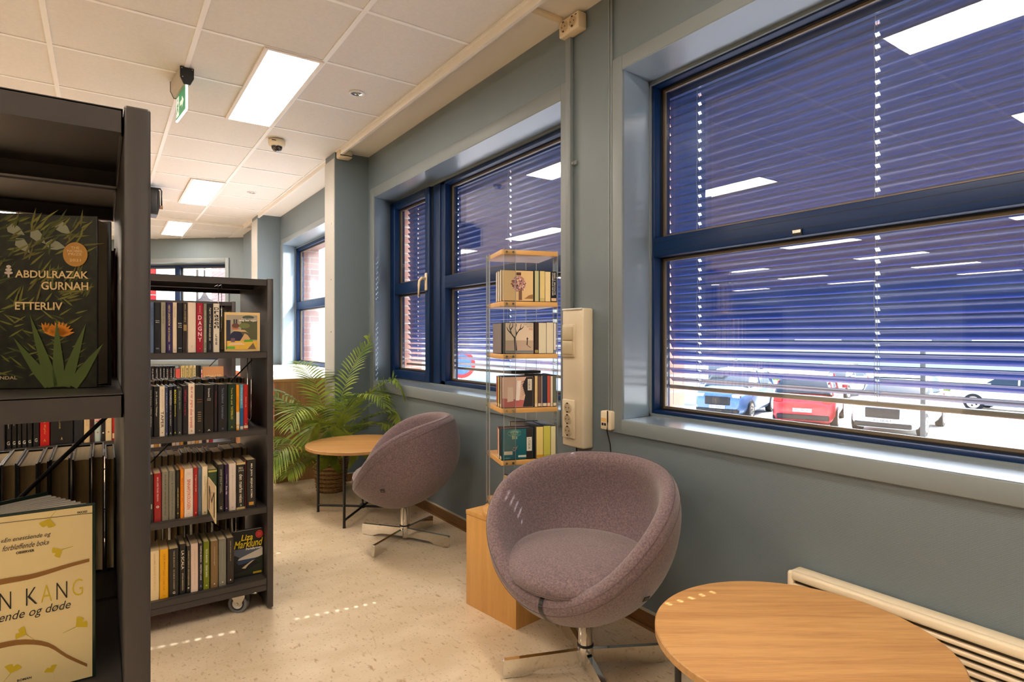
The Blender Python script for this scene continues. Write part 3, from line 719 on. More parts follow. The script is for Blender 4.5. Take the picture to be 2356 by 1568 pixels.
# ------------------------------------------------------------------ tables
def make_table(r, z, legs, rot, knob=True):
    o = thing('round_table'); t = .021
    n = 96; m = MB()
    prof = [(.001, z), (r-.003, z), (r, z-.002), (r, z-t+.003), (r-.006, z-t), (.001, z-t)]
    V = []; F = []
    for q, (a, b) in enumerate(prof):
        for i in range(n): V.append((a*math.cos(2*math.pi*i/n), a*math.sin(2*math.pi*i/n), b))
    top = [(j*n+i, j*n+(i+1) % n, (j+1)*n+(i+1) % n, (j+1)*n+i) for j in (0,) for i in range(n)]
    rest = [(j*n+i, j*n+(i+1) % n, (j+1)*n+(i+1) % n, (j+1)*n+i) for j in (1, 2, 3, 4) for i in range(n)]
    m.add(V, top, M_OAKT); m.add(V, rest, M_OAKE); tp = m.build('table_top', o)
    for k, (x, y) in enumerate(legs):
        a = math.atan2(y, x); u = Vector((math.cos(a), math.sin(a), 0))
        m = MB().cyl((x, y, 0), (x, y, z-t-.002), .0085, M_BLACK, n=14); lg = m.build('leg', o)
        m = MB().lathe([(.001, 0), (.010, 0), (.010, .006), (.0086, .007)], (x, y, 0), M_PLBLACK, 14); m.build('glide', lg)
    for k in (0, 1):
        p, q = legs[k], legs[k+2]
        m = MB().cyl((p[0], p[1], .045+.0*k), (q[0], q[1], .045), .0075, M_BLACK, n=12); m.build('cross_bar', o)
        m = MB().cyl((p[0], p[1], z-t-.012), (q[0], q[1], z-t-.012), .0075, M_BLACK, n=12); m.build('top_bar', o)
    m = MB().lathe([(.001, .035), (.016, .035), (.016, .062), (.006, .066), (.006, .09), (.001, .09)], ((legs[0][0]+legs[2][0])/2, (legs[0][1]+legs[2][1])/2, 0), M_BLACK, 16); m.build('bar_clamp', o)
    return o
GR = -34.5
def turned(P): a = R(-GR); return [(x*math.cos(a)-y*math.sin(a), x*math.sin(a)+y*math.cos(a)) for x, y in P]
C2 = Vector((1.405, 3.830)); L2 = [(1.182, 3.988), (1.212, 3.56), (1.651, 3.607), (1.62, 4.03)]
t2 = make_table(.340, .458, turned([(a-C2.x, b-C2.y) for a, b in L2]), 0); t2.rotation_euler = (0, 0, R(GR)); t2.location = (C2.x, C2.y, 0)
tag(t2, 'round oak-topped coffee table with thin black legs in front of the palm', 'table', 'round coffee tables')
C1 = (1.367, .788); t1 = make_table(.330, .441, turned([(.275*math.cos(R(a)), .275*math.sin(R(a))) for a in (124, 214, 304, 34)]), 0); t1.rotation_euler = (0, 0, R(GR)); t1.location = (*C1, 0)
tag(t1, 'round oak-topped coffee table in the near right corner of the view', 'table', 'round coffee tables')

# ------------------------------------------------------------------ low cabinet below window 3
o = thing('low_cabinet', (1.46, 6.25, 0), label='long low oak cabinet with a daylight-white top below the far window', cat='cabinet', local=False)
m = MB().box(1.125, XW-.022, 4.951, 7.60, 0, .800, M_OAKZ); m.build('body', o)
m = MB().box(1.115, XW-.022, 4.948, 7.62, .800, .822, M_OAKE); m.box(1.117, XW-.023, 4.950, 7.618, .8215, .8235, M_WHITE); m.build('worktop', o)  # white sheet on the worktop colours in the daylight glare
m = MB()
for y in (5.6, 6.27, 6.94): m.box(1.1235, 1.126, y-.0015, y+.0015, .03, .795, M_GASK)
m.build('door_gap', o)

# ------------------------------------------------------------------ palm in a wicker basket
o = thing('potted_palm', (1.43, 4.50, 0), label='large green palm in a round wicker basket beside the low cabinet', cat='potted plant')
m = MB(); NST = 22
for j in range(24):
    z = .008+.0108*j; rb = .098+.030*(z/.26)**.8; P = []
    for i in range(88):
        t = 2*math.pi*i/88; wob = .0045*math.cos(t*NST/2+math.pi*j); P.append((rb*math.cos(t)+wob*math.cos(t), rb*math.sin(t)+wob*math.sin(t), z+.0016*math.sin(t*3+j*2.1)))
    m.tube(P, .0052, M_WICK if j % 3 else M_WICKD, 5, close=True)
for i in range(NST):
    t = 2*math.pi*i/NST; m.tube([((.094+.03*k/5)*math.cos(t), (.094+.03*k/5)*math.sin(t), .26*k/5) for k in range(6)], .004, M_WICKD, 5)
for j in range(3):
    m.tube([((.130+.003*math.cos(t*13+j*2.1))*math.cos(t), (.130+.003*math.cos(t*13+j*2.1))*math.sin(t), .266+.004*math.sin(t*13+j*2.1)) for t in [2*math.pi*i/130 for i in range(130)]], .005, M_WICK, 5, close=True)
m.build('wicker_basket', o)
m = MB().lathe([(.001, .232), (.06, .236), (.118, .232), (.118, .2)], (0, 0, 0), M_SOIL, 24); m.build('soil', o)
rnd = random.Random(11)
def keep(v):      # leaves lie against the wall, column and cabinet instead of passing through them
    x, y, z = v.x+1.43, v.y+4.50, v.z
    x = min(x, 1.775)
    if y > 4.44: x = max(x, .79)
    if x > 1.50: y = min(y, 4.68)
    if x > 1.10 and z < .84: y = min(y, 4.93)
    d = math.hypot(x-1.425, y-3.80)
    if d < .40 and z < .60: y = 3.80+math.sqrt(max(0, .16-(x-1.425)**2))
    return Vector((x-1.43, y-4.50, max(z, .02)))
def frond(az, lean, L, droop, wid, nl=26, start=.35, z0=.23):
    """az direction, lean from vertical, L length, droop curvature"""
    m = MB(); P = []; d = Vector((math.cos(az), math.sin(az), 0)); p = Vector((.02*math.cos(az), .02*math.sin(az), z0)); ang = lean; ds = L/24
    for i in range(25):
        P.append(p.copy()); p = p+(d*math.sin(ang)+Z_*math.cos(ang))*ds; ang += droop*ds*(.35+1.5*(i/24)**1.5)
    P = [keep(p_) for p_ in P]
    m.tube(P, [.0048*(1-.8*i/24) for i in range(25)], M_STEM, 5)
    side = Vector((-d.y, d.x, 0))
    for s in (-1, 1):
        for k in range(nl):
            f = start+(1-start)*(k+.5*rnd.random())/nl; x = f*24; i = min(23, int(x)); q = P[i].lerp(P[i+1], x-i); T = (P[i+1]-P[i]).normalized()
            g = (f-start)/(1-start); ln = wid*(math.sin(math.pi*min(1, .18+.80*g))**.7)*(.85+.3*rnd.random())
            up = side.cross(T)*(-s if False else 1); up = T.cross(side).normalized(); 
            if up.z < 0: up = -up
            dr = (T*(.50+.5*g)+side*s*(.95-.25*g)+up*.22).normalized()
            w2 = .0080*(1-.45*g); V = []; c = q; a2 = dr
            wd = a2.cross(up).normalized()
            for t in range(6):
                ww = w2*(math.sin(math.pi*(.12+.88*t/5))**.8 if t < 5 else .04)
                V += [c-wd*ww, c+wd*ww]; a2 = (a2+Vector((0, 0, -.085-.10*rnd.random()*t/3))).normalized(); c = c+a2*(ln/5)
            V = [keep(v_) for v_ in V]
            m.add(V, [(2*t, 2*t+1, 2*t+3, 2*t+2) for t in range(5)], M_LEAF, True)
    m.build('frond', o)
iv = lambda dx, dy: math.atan2(dx*(-.5665)+dy*.8241, dx*.8241+dy*.5665)   # picture right / away from the camera
spec = [  # picture-right, away, lean, length, droop, leaflet length
 (-1, .1, .42, 1.22, 2.2, .20), (-.9, -.3, .62, 1.00, 2.9, .24), (-1, -.1, .95, .84, 2.6, .24), (-.75, -.7, .80, .84, 3.1, .26), (.15, -1, .45, .86, 3.3, .26), (-.35, -1, .8, .78, 3.2, .26),
 (.95, -.15, .24, 1.20, 2.2, .20), (1, -.3, .90, .70, 2.3, .22), (.9, -.4, .60, .78, 2.7, .22), (.7, -.7, .9, .66, 2.6, .24), (1, -.2, .52, .92, 2.4, .22), (.15, .2, .08, 1.06, 1.0, .18),
 (-.3, .3, .18, 1.04, 1.6, .19), (.4, -.9, 1.0, .62, 2.6, .22), (-.8, .2, .45, .98, 2.5, .22), (-.1, -.9, .26, .92, 3.0, .25), (-.55, -.3, .22, .98, 2.3, .23), (.5, .1, .35, .92, 2.2, .2),
 (-.2, -1, 1.15, .60, 2.2, .22), (.6, -.5, .2, .96, 2.6, .22), (-.6, -.9, 1.1, .66, 2.4, .24), (.3, -.6, .55, .80, 3.0, .24), (-1, -.5, 1.2, .6, 2.0, .22)]
for dx, dy, ln, L, dr, wd in spec: frond(iv(dx, dy), ln, L, dr, wd)

# ------------------------------------------------------------------ bookcases on castors, open on both sides
LV = (1.400, 1.095, .770, .440, .137)
def caster(o, x, y, turn=55):
    T = Matrix.Translation(Vector((x, y, 0))) @ Matrix.Rotation(R(turn), 4, 'Z')
    m = MB(); m.M = T; m.lathe([(.001, .106), (.036, .106), (.036, .100), (.030, .094), (.026, .088), (.001, .088)], (0, 0, 0), M_ZINC, 24)
    for s in (-1, 1): m.prism([(-.030, .092), (.030, .092), (.026, .070), (.002, .030), (-.012, .030), (-.032, .070)], (.017*s-.001, .018, 0), Y_, Z_, X_, .002, M_ZINC)
    m.box(-.017, .017, -.006, .04, .086, .090, M_ZINC); m.box(-.014, .014, -.062, -.014, .080, .088, M_ZINC, .003); m.box(-.010, .010, -.030, -.006, .050, .080, M_PLBLACK, .004)
    c = m.build('caster_fork', o)
    m = MB(); m.M = T; q = .020
    m.cyl((-.012, q, .039), (.012, q, .039), .039, M_TYRE, n=32); m.cyl((-.0128, q, .039), (.0128, q, .039), .028, M_PLBLACK, n=28); m.cyl((-.0136, q, .039), (.0136, q, .039), .021, M_WHITE, n=24); m.cyl((-.021, q, .039), (.021, q, .039), .006, M_ZINC, n=10); m.build('wheel', c)
def bookcase(xr, yf, label, detail=True):
    xl = xr-.902; D = .60
    o = thing('bookcase', ((xl+xr)/2, yf+D/2, 0), label=label, cat='bookcase', group='dark metal bookcases on castors', local=False)
    for a, b, s in ((xr-.0248, xr, -1), (xl, xl+.0248, 1)):
        m = MB().box(a, b, yf, yf+D, .010, 1.405, M_STEEL, .003); u = m.build('upright', o)
        if detail:
            m = MB(); xs = a-.0004 if s < 0 else b+.0004
            for yy in (.030, .255, .280, .320, .345, .570):
                for k in range(42):
                    z = .13+.03*k; y = yf+yy; r = .0022
                    m.add([(xs, y-r, z-r), (xs, y+r, z-r), (xs, y+r, z+r), (xs, y-r, z+r)], [(0, 1, 2, 3)], M_PLBLACK)
            m.build('peg_holes', u)
    for z in LV:
        for y0, y1 in ((yf+.001, yf+.293), (yf+.307, yf+D-.001)):
            m = MB(); a, b = xl+.0255, xr-.0255
            m.box(a, b, y0, y1, z-.0022, z, M_STEEL)
            for q in (y0, y1-.0016): m.box(a, b, q, q+.0016, z-.0255, z-.001, M_STEEL)
            m.box(a, b, y0+.0016, y0+.014, z-.0255, z-.024, M_STEEL); m.box(a, b, y1-.014, y1-.0016, z-.0255, z-.024, M_STEEL)
            m.box(a, a+.0016, y0, y1, z-.0255, z-.001, M_STEEL); m.box(b-.0016, b, y0, y1, z-.0255, z-.001, M_STEEL)
            m.build('shelf', o)
    m = MB().box(xl+.0255, xr-.0255, yf+.004, yf+D-.004, .084, .110, M_STEEL, .002); m.build('base_panel', o)
    for p, q in (((xr-.026, 1.052), (xl+.026, .15)), ((xl+.026, 1.052), (xr-.026, .15))):
        s = 0 if p[0] > q[0] else .004
        m = MB().tube([(p[0], yf+.298+s, p[1]), (q[0], yf+.298+s, q[1])], .0032, M_BLACK, 6); m.build('brace_rod', o)
    for x in (xr-.11, xl+.11):
        for y in (yf+.045, yf+D-.045): caster(o, x, y)
    return o
bc1 = bookcase(.0443, .763, 'dark grey metal bookcase closest to the camera at the left edge')
bc2 = bookcase(.602, 2.668, 'dark grey metal bookcase in the middle distance with one castor showing')
bc3 = bookcase(.767, 4.500, 'dark grey bookcase farthest away, seen through the gaps of the middle bookcase')

# ------------------------------------------------------------------ books
def cover_prism(m, w_, d, h, c, th=.0022, hard=True, inner=M_PAGEW):
    """U-shaped case: spine at y=0, boards back to y=d, width w_ centred on x"""
    a = w_/2; k = min(.0035, w_*.25)
    out = [(-a, d), (-a, k), (-a+k*.6, .0006), (-a+k*1.2, 0), (a-k*1.2, 0), (a-k*.6, .0006), (a, k), (a, d)]
    inn = [(a-th, d), (a-th, k), (-a+th, k), (-a+th, d)]
    n = len(out)
    V = [(x, y, z) for z in (0, h) for x, y in out+inn]; N = n+4
    F = [(i, i+1, N+i+1, N+i) for i in range(N-1)]+[(N-1, 0, N, 2*N-1)]
    m.add(V, F, c)
    for o_ in (0, N):     # end caps as strips
        m.add(V, [(o_+0, o_+1, o_+n+2, o_+n+3), (o_+n-1, o_+n-2, o_+n+1, o_+n), (o_+1, o_+2, o_+3, o_+4, o_+5, o_+6, o_+n+1, o_+n+2)], c)
def book(name, x0, x1, h, yf, z, c, texts=(), label=None, group=None, depth=.145, back=False, pages=M_PAGE, cat='book', hard=True, band=None):
    """texts: (string, z from top, z to, share of width, colour, mode)"""
    w_ = x1-x0-.0006; xc = (x0+x1)/2
    o = thing(name, (xc, yf if not back else yf+depth, z+.0002), R(180) if back else 0, label, cat, group)
    cm = gloss(c) if not isinstance(c, bpy.types.Material) else c
    m = MB(); cover_prism(m, w_, depth, h, cm)
    if band: m.rect(-w_/2+.0002, band[0]*h, w_/2-.0002, band[1]*h, (0, 0, 0), X_, Z_, gloss(band[2]), .0003)
    for t in texts:
        s, a, b, f, tc, mode = t; tm = flat(tc)
        zt, zb_ = h*(1-a), h*(1-b); ww = w_*f/2
        if mode == 'd': m.text(s, -zt, -ww, -zb_, ww, (0, 0, 0), -Z_, X_, tm, .0007, .01)
        elif mode == 'd2':
            m.text(s, -zt, w_*.02, -zb_, w_*.02+ww, (0, 0, 0), -Z_, X_, tm, .0007, .01)
        elif mode == 'd1': m.text(s, -zt, -w_*.06-ww, -zb_, -w_*.06, (0, 0, 0), -Z_, X_, tm, .0007, .01)
        elif mode == 's':
            n = len(s); st_ = (zt-zb_)/n
            for i, ch in enumerate(s):
                if ch != ' ': m.text(ch, -ww, zt-(i+1)*st_+st_*.14, ww, zt-i*st_-st_*.10, (0, 0, 0), X_, Z_, tm, .0007, .015)
        elif mode == 'h': m.text(s, -ww, zb_, ww, zt, (0, 0, 0), X_, Z_, tm, .0007, .01)
        elif mode == 'r': m.rect(-ww, zb_, ww, zt, (0, 0, 0), X_, Z_, tm, .0005)
        elif mode == 'o': m.disc(0, (zt+zb_)/2, ww, (0, 0, 0), X_, Z_, tm, .0005)
        elif mode == 'a': m.poly([(-ww, zb_), (ww, zb_), (0, zt)], (0, 0, 0), X_, Z_, tm, .0007)
    m.build('cover', o)
    pw = w_-.0046
    if pw > .002:
        m = MB(); n = 6; V = []; F = []
        ins = .003; y0 = .004; y1 = depth-.004
        for zz in (ins, h-ins):
            V += [(-pw/2, y0, zz), (pw/2, y0, zz)]+[(pw/2-pw*i/n, y1-.004*math.sin(math.pi*i/n), zz) for i in range(n+1)]
        N = n+3
        m.add(V, [tuple(range(N))[::-1], tuple(range(N, 2*N))]+[(i, (i+1) % N, N+(i+1) % N, N+i) for i in range(N)], pages)
        m.build('pages', o)
    return o
W, K_, CR, RD, GD, YL = (235, 226, 208), (20, 18, 20), (226, 204, 172), (176, 22, 30), (206, 176, 104), (222, 200, 40)
YF = 2.690
def row(rows, z, yf, group, kind='book'):
    for r in rows:
        x0, x1, h, c, tx, lb = r[:6]; kw = r[6] if len(r) > 6 else {}
        book(kind, x0, x1, h, yf+kw.pop('dy', 0), z, c, tx, lb, group, **kw)
G1 = 'books on the top shelf of the middle bookcase'
lgA = lambda c=W: ('A', .93, .97, .30, c, 'h')
row([
 (.153, .167, .196, (88, 104, 130), [('NORDISK NATT', .10, .45, .45, (60, 74, 100), 'd')], 'slate blue book at the left end of the top row, beside the near upright'),
 (.168, .189, .196, (26, 24, 28), [('Karin', .35, .37, .6, W, 'h'), ('Moe', .385, .405, .6, W, 'h'), ('FORLAG', .90, .925, .5, (190, 184, 176), 'h')], 'thick black top-row book with two short white lines halfway up'),
 (.190, .207, .197, (150, 142, 122), [('en stille dag', .06, .42, .35, (110, 102, 86), 'd')], 'grey-beige top-row book between a black and a purple one'),
 (.208, .229, .197, (48, 30, 84), [('HERTA LINDSTRÖM', .05, .46, .34, (226, 206, 120), 'd'), ('NÅ ER STUNDEN', .50, .78, .34, (226, 206, 120), 'd'), ('ROMAN', .84, .95, .2, W, 'd')], 'dark purple top-row book with pale yellow capital lettering'),
 (.230, .245, .198, CR, [('liten roman', .08, .30, .3, (150, 130, 104), 'd'), lgA((140, 120, 96))], 'slim cream top-row book right of the purple one'),
 (.246, .264, .196, (24, 24, 32), [('Eli', .40, .42, .7, W, 'h'), ('Aas', .44, .455, .7, W, 'h'), ('Berg', .475, .50, .7, W, 'h'), ('FORLAG', .90, .92, .6, W, 'h')], 'black top-row book with white short lines, right of the slim cream one'),
 (.264, .282, .197, (52, 40, 32), [('MELODIEN', .03, .38, .25, (190, 170, 130), 'd'), ('', 0, 1, 1, W, 'h'), ('x', .44, .56, .6, (150, 122, 70), 'r')], 'dark brown speckled top-row book beside the wide cream one'),
 (.282, .312, .200, (232, 208, 184), [('A', .86, .90, .18, (200, 170, 140), 'h')], 'wide plain cream-pink book in the top row'),
 (.313, .338, .198, (160, 16, 40), [('SIGRID', .05, .19, .22, (220, 150, 150), 'd'), ('x', .205, .209, .6, (220, 170, 160), 'r'), ('DAGNY', .24, .80, .52, (240, 214, 214), 's'), ('x', .915, .935, .12, (240, 214, 214), 'o')], 'crimson book with DAGNY in stacked white letters'),
 (.338, .351, .196, (132, 132, 112), [('LIVET SOM BLE IGJEN ETTER', .14, .80, .4, (206, 200, 160), 'd'), ('x', .92, .94, .25, W, 'o')], 'thin sage grey book between the crimson and a black one'),
 (.351, .374, .197, (30, 28, 32), [('Agnar Lirhus', .08, .40, .32, (232, 220, 190), 'd'), ('NÅ HOGGER DE', .42, .76, .34, (232, 220, 190), 'd'), ('GYLDENDAL', .82, .95, .1, (180, 180, 180), 'd')], 'black book with white lettering next to the white book of bold black letters'),
 (.374, .398, .198, (228, 214, 190), [('Dragen', .07, .52, .74, K_, 's'), ('LEE', .62, .86, .3, K_, 's')], 'white book with big black stacked letters reading Dragen'),
], 1.095, YF, G1)
G2 = 'books on the second shelf of the middle bookcase'
row([
 (.149, .164, .196, K_, [('Imre Kertesz', .08, .38, .35, (176, 170, 150), 'd'), ('Uten skjebne', .42, .80, .4, (176, 170, 150), 'd')], 'black second-row book hard against the near upright, with faint lettering'),
 (.165, .185, .195, K_, [('Jan Ø. Lundia / Tildelinger', .10, .60, .34, (206, 200, 180), 'd')], 'black second-row book just left of the white one reading TAPER'),
 (.185, .204, .194, (232, 214, 188), [('MARIA CORSTEN', .06, .44, .3, (206, 180, 150), 'd'), ('TAPER', .50, .83, .52, (44, 36, 34), 'd'), ('x', .915, .94, .2, (90, 70, 60), 'o')], 'cream book with TAPER in large dark letters'),
 (.205, .214, .188, (60, 66, 96), [('TIDEN', .08, .5, .3, (150, 154, 180), 'd'), lgA()], 'thin slate blue book right of the cream TAPER book'),
 (.215, .231, .192, (24, 22, 28), [('KRONIKKEN', .08, .38, .42, (206, 200, 196), 'd'), ('som et lite batteri', .40, .80, .24, (190, 184, 180), 'd'), lgA()], 'black second-row book with grey capitals left of the one in yellow letters'),
 (.232, .245, .194, (18, 20, 30), [('BOUNCING', .08, .36, .5, (226, 214, 30), 'd'), ('tekstsamling', .38, .62, .36, (226, 214, 30), 'd'), ('A', .93, .97, .5, (226, 214, 30), 'h')], 'dark second-row book with bright yellow lettering'),
 (.245, .263, .185, (52, 54, 52), [('Stengte dører', .06, .46, .4, (140, 150, 130), 'd'), lgA()], 'charcoal second-row book with green-grey lettering'),
 (.264, .283, .193, (24, 18, 24), [('OPPTAKET', .08, .34, .36, (186, 40, 84), 'd'), ('hva er det her', .36, .62, .26, (186, 40, 84), 'd'), ('A', .93, .97, .3, (120, 40, 60), 'h')], 'black second-row book with magenta lettering'),
 (.284, .308, .201, (236, 216, 192), [('da vi var yngre', .06, .48, .5, (206, 70, 46), 'd'), ('oliver lovrenski', .50, .88, .45, (206, 70, 46), 'd'), ('A', .92, .96, .3, (206, 70, 46), 'h')], 'cream second-row book with red handwritten-style lettering'),
 (.309, .339, .195, (28, 26, 24), [('x', .30, .31, .6, (150, 90, 50), 'r'), ('x', .35, .36, .6, (150, 90, 50), 'r')]+[('x', .56+.045*i, .575+.045*i, .4, (160, 130, 90), 'r') for i in range(5)]+[('x', .93, .955, .18, (140, 80, 40), 'o')], 'thick dark book with small brown bands, right of the red-lettered one'),
 (.340, .377, .193, (26, 20, 18), [('Straume', .07, .26, .2, (236, 230, 220), 'd'), ('JON', .28, .30, .36, W, 'h'), ('FOSSE', .31, .33, .36, W, 'h'), lgA()], 'very thick black-brown book with a short white title near the top'),
 (.377, .390, .194, (28, 20, 24), [('Marsyas', .15, .48, .4, (130, 34, 44), 'd')], 'narrow black book with dull red lettering in the second row'),
 (.391, .427, .193, (30, 26, 30), [('Tore Stubberud', .08, .40, .22, (110, 128, 148), 'd'), ('Litteratur', .45, .74, .24, (110, 128, 148), 'd'), ('A', .92, .96, .22, (110, 128, 148), 'h')], 'thick dark book with blue-grey lettering in the second row'),
 (.428, .459, .193, (22, 48, 30), [('Tore Svæ und', .08, .44, .22, (200, 186, 60), 'd'), ('TATERBLOD', .48, .76, .26, (200, 186, 60), 'd'), ('A', .90, .94, .26, (200, 186, 60), 'h')], 'dark green book with yellow lettering'),
 (.460, .473, .188, (232, 150, 20), [('stein', .26, .46, .3, (190, 80, 20), 'd'), ('x', .90, .97, .8, (222, 204, 170), 'r')], 'slim orange and white book in the second row', dict(band=(.12, .40, (216, 200, 176)))),
 (.474, .488, .188, (84, 150, 178), [('Anna Lindgren', .06, .44, .3, W, 'd'), ('x', .92, .98, .8, (222, 204, 170), 'r')], 'slim light and dark blue book in the second row', dict(band=(.06, .48, (24, 88, 136)))),
 (.488, .506, .187, (178, 28, 26), [('Oskars dag', .27, .50, .2, W, 'd'), ('a', .86, .89, .2, W, 'a'), ('x', .91, .97, .9, (226, 196, 160), 'r')], 'red book closing the second row at its right end'),
], .770, YF, G2)
row([
 (-.2745, -.258, .205, K_, [('et hjem ville hjem', .35, .66, .24, (196, 190, 176), 'd'), ('G', .88, .94, .5, W, 'h')], 'leftmost black book seen under the near shelf edge, against the grey upright'),
 (-.258, -.244, .205, (22, 16, 12), [('som var dem i natt', .3, .62, .26, (196, 190, 176), 'd'), ('G', .88, .94, .5, W, 'h')], 'second black book from the left under the near shelf edge'),
 (-.243, -.231, .203, (18, 16, 14), [('lucca venn', .34, .50, .34, (196, 190, 176), 'd'), ('G', .88, .94, .5, W, 'h')], 'third black book from the left under the near shelf edge'),
 (-.231, -.216, .203, (22, 18, 16), [('andeløpet', .28, .48, .30, (196, 190, 176), 'd'), ('G', .88, .94, .5, W, 'h')], 'fourth black book from the left under the near shelf edge'),
 (-.216, -.201, .203, (20, 16, 12), [('men Spurven der', .26, .56, .26, (206, 200, 180), 'd'), ('G', .88, .93, .5, W, 'h')], 'fifth black book from the left under the near shelf edge'),
 (-.200, -.182, .203, (18, 16, 16), [('ET RIKT ØYE LIV', .32, .56, .2, (206, 200, 180), 'd'), ('G', .86, .92, .4, W, 'h')], 'black book touching the bright red book under the near shelf edge'),
 (-.181, -.153, .203, (182, 12, 14), [('kvinnen fra Kyiv', .18, .80, .24, (214, 160, 70), 'd'), ('A', .88, .93, .24, (214, 160, 70), 'h')], 'bright red book seen under the near shelf edge'),
 (-.152, -.085, .203, (20, 18, 20), [('DEN', .18, .34, .16, GD, 'h'), ('VELVILLIGE', .36, .72, .12, (186, 160, 90), 'd1'), ('A', .87, .92, .08, (186, 160, 90), 'h')], 'very thick black book with gold ornament lettering'),
 (-.084, -.055, .203, (30, 30, 36), [('Svensen', .27, .29, .6, W, 'h'), ('x', .34, .50, .72, (190, 186, 176), 'o'), ('x', .375, .465, .42, (120, 116, 110), 'o'), ('x', .405, .435, .16, K_, 'o')], 'dark blue-black book with a round grey emblem'),
 (-.054, -.036, .203, (220, 190, 140), [('brev fra nord', .3, .7, .3, (206, 160, 110), 'd')], 'cream book right of the one with the round emblem'),
 (-.036, -.023, .202, (54, 18, 20), [('DEMONEN', .25, .60, .5, (130, 20, 24), 'd')], 'narrow dark red-black book under the near shelf edge'),
 (-.022, -.003, .203, (176, 190, 178), [('VINTERNATT', .10, .66, .62, (176, 50, 50), 'd'), ('x', .80, .87, .3, (180, 100, 80), 'o')], 'pale turquoise book with red slanted lettering', dict(band=(.36, .95, (214, 176, 160)))),
 (-.002, .011, .202, K_, [('HELVETE', .12, .60, .4, W, 's'), ('x', .82, .88, .45, W, 'o')], 'black book with HELVETE in stacked white letters'),
 (.011, .031, .203, (224, 196, 148), [('elskede', .12, .30, .3, (120, 96, 60), 'd'), ('x', .80, .88, .28, (130, 110, 80), 'o')], 'cream book between HELVETE and a red book'),
 (.032, .054, .202, (176, 18, 14), [('og', .28, .30, .3, W, 'h'), ('Kjærlighet', .37, .40, .8, W, 'h'), ('død', .47, .50, .4, W, 'h'), ('x', .80, .87, .4, (230, 160, 140), 'o'), ('x', .87, .965, .96, (226, 190, 140), 'r')], 'red book with a pale foot label, last before the near upright'),
 (.060, .080, .203, (110, 56, 52), [('x', .87, .965, .9, (206, 160, 90), 'r')], 'reddish brown book mostly behind the near upright'),
], .770, YF, G2)
G3 = 'books on the third shelf of the middle bookcase'
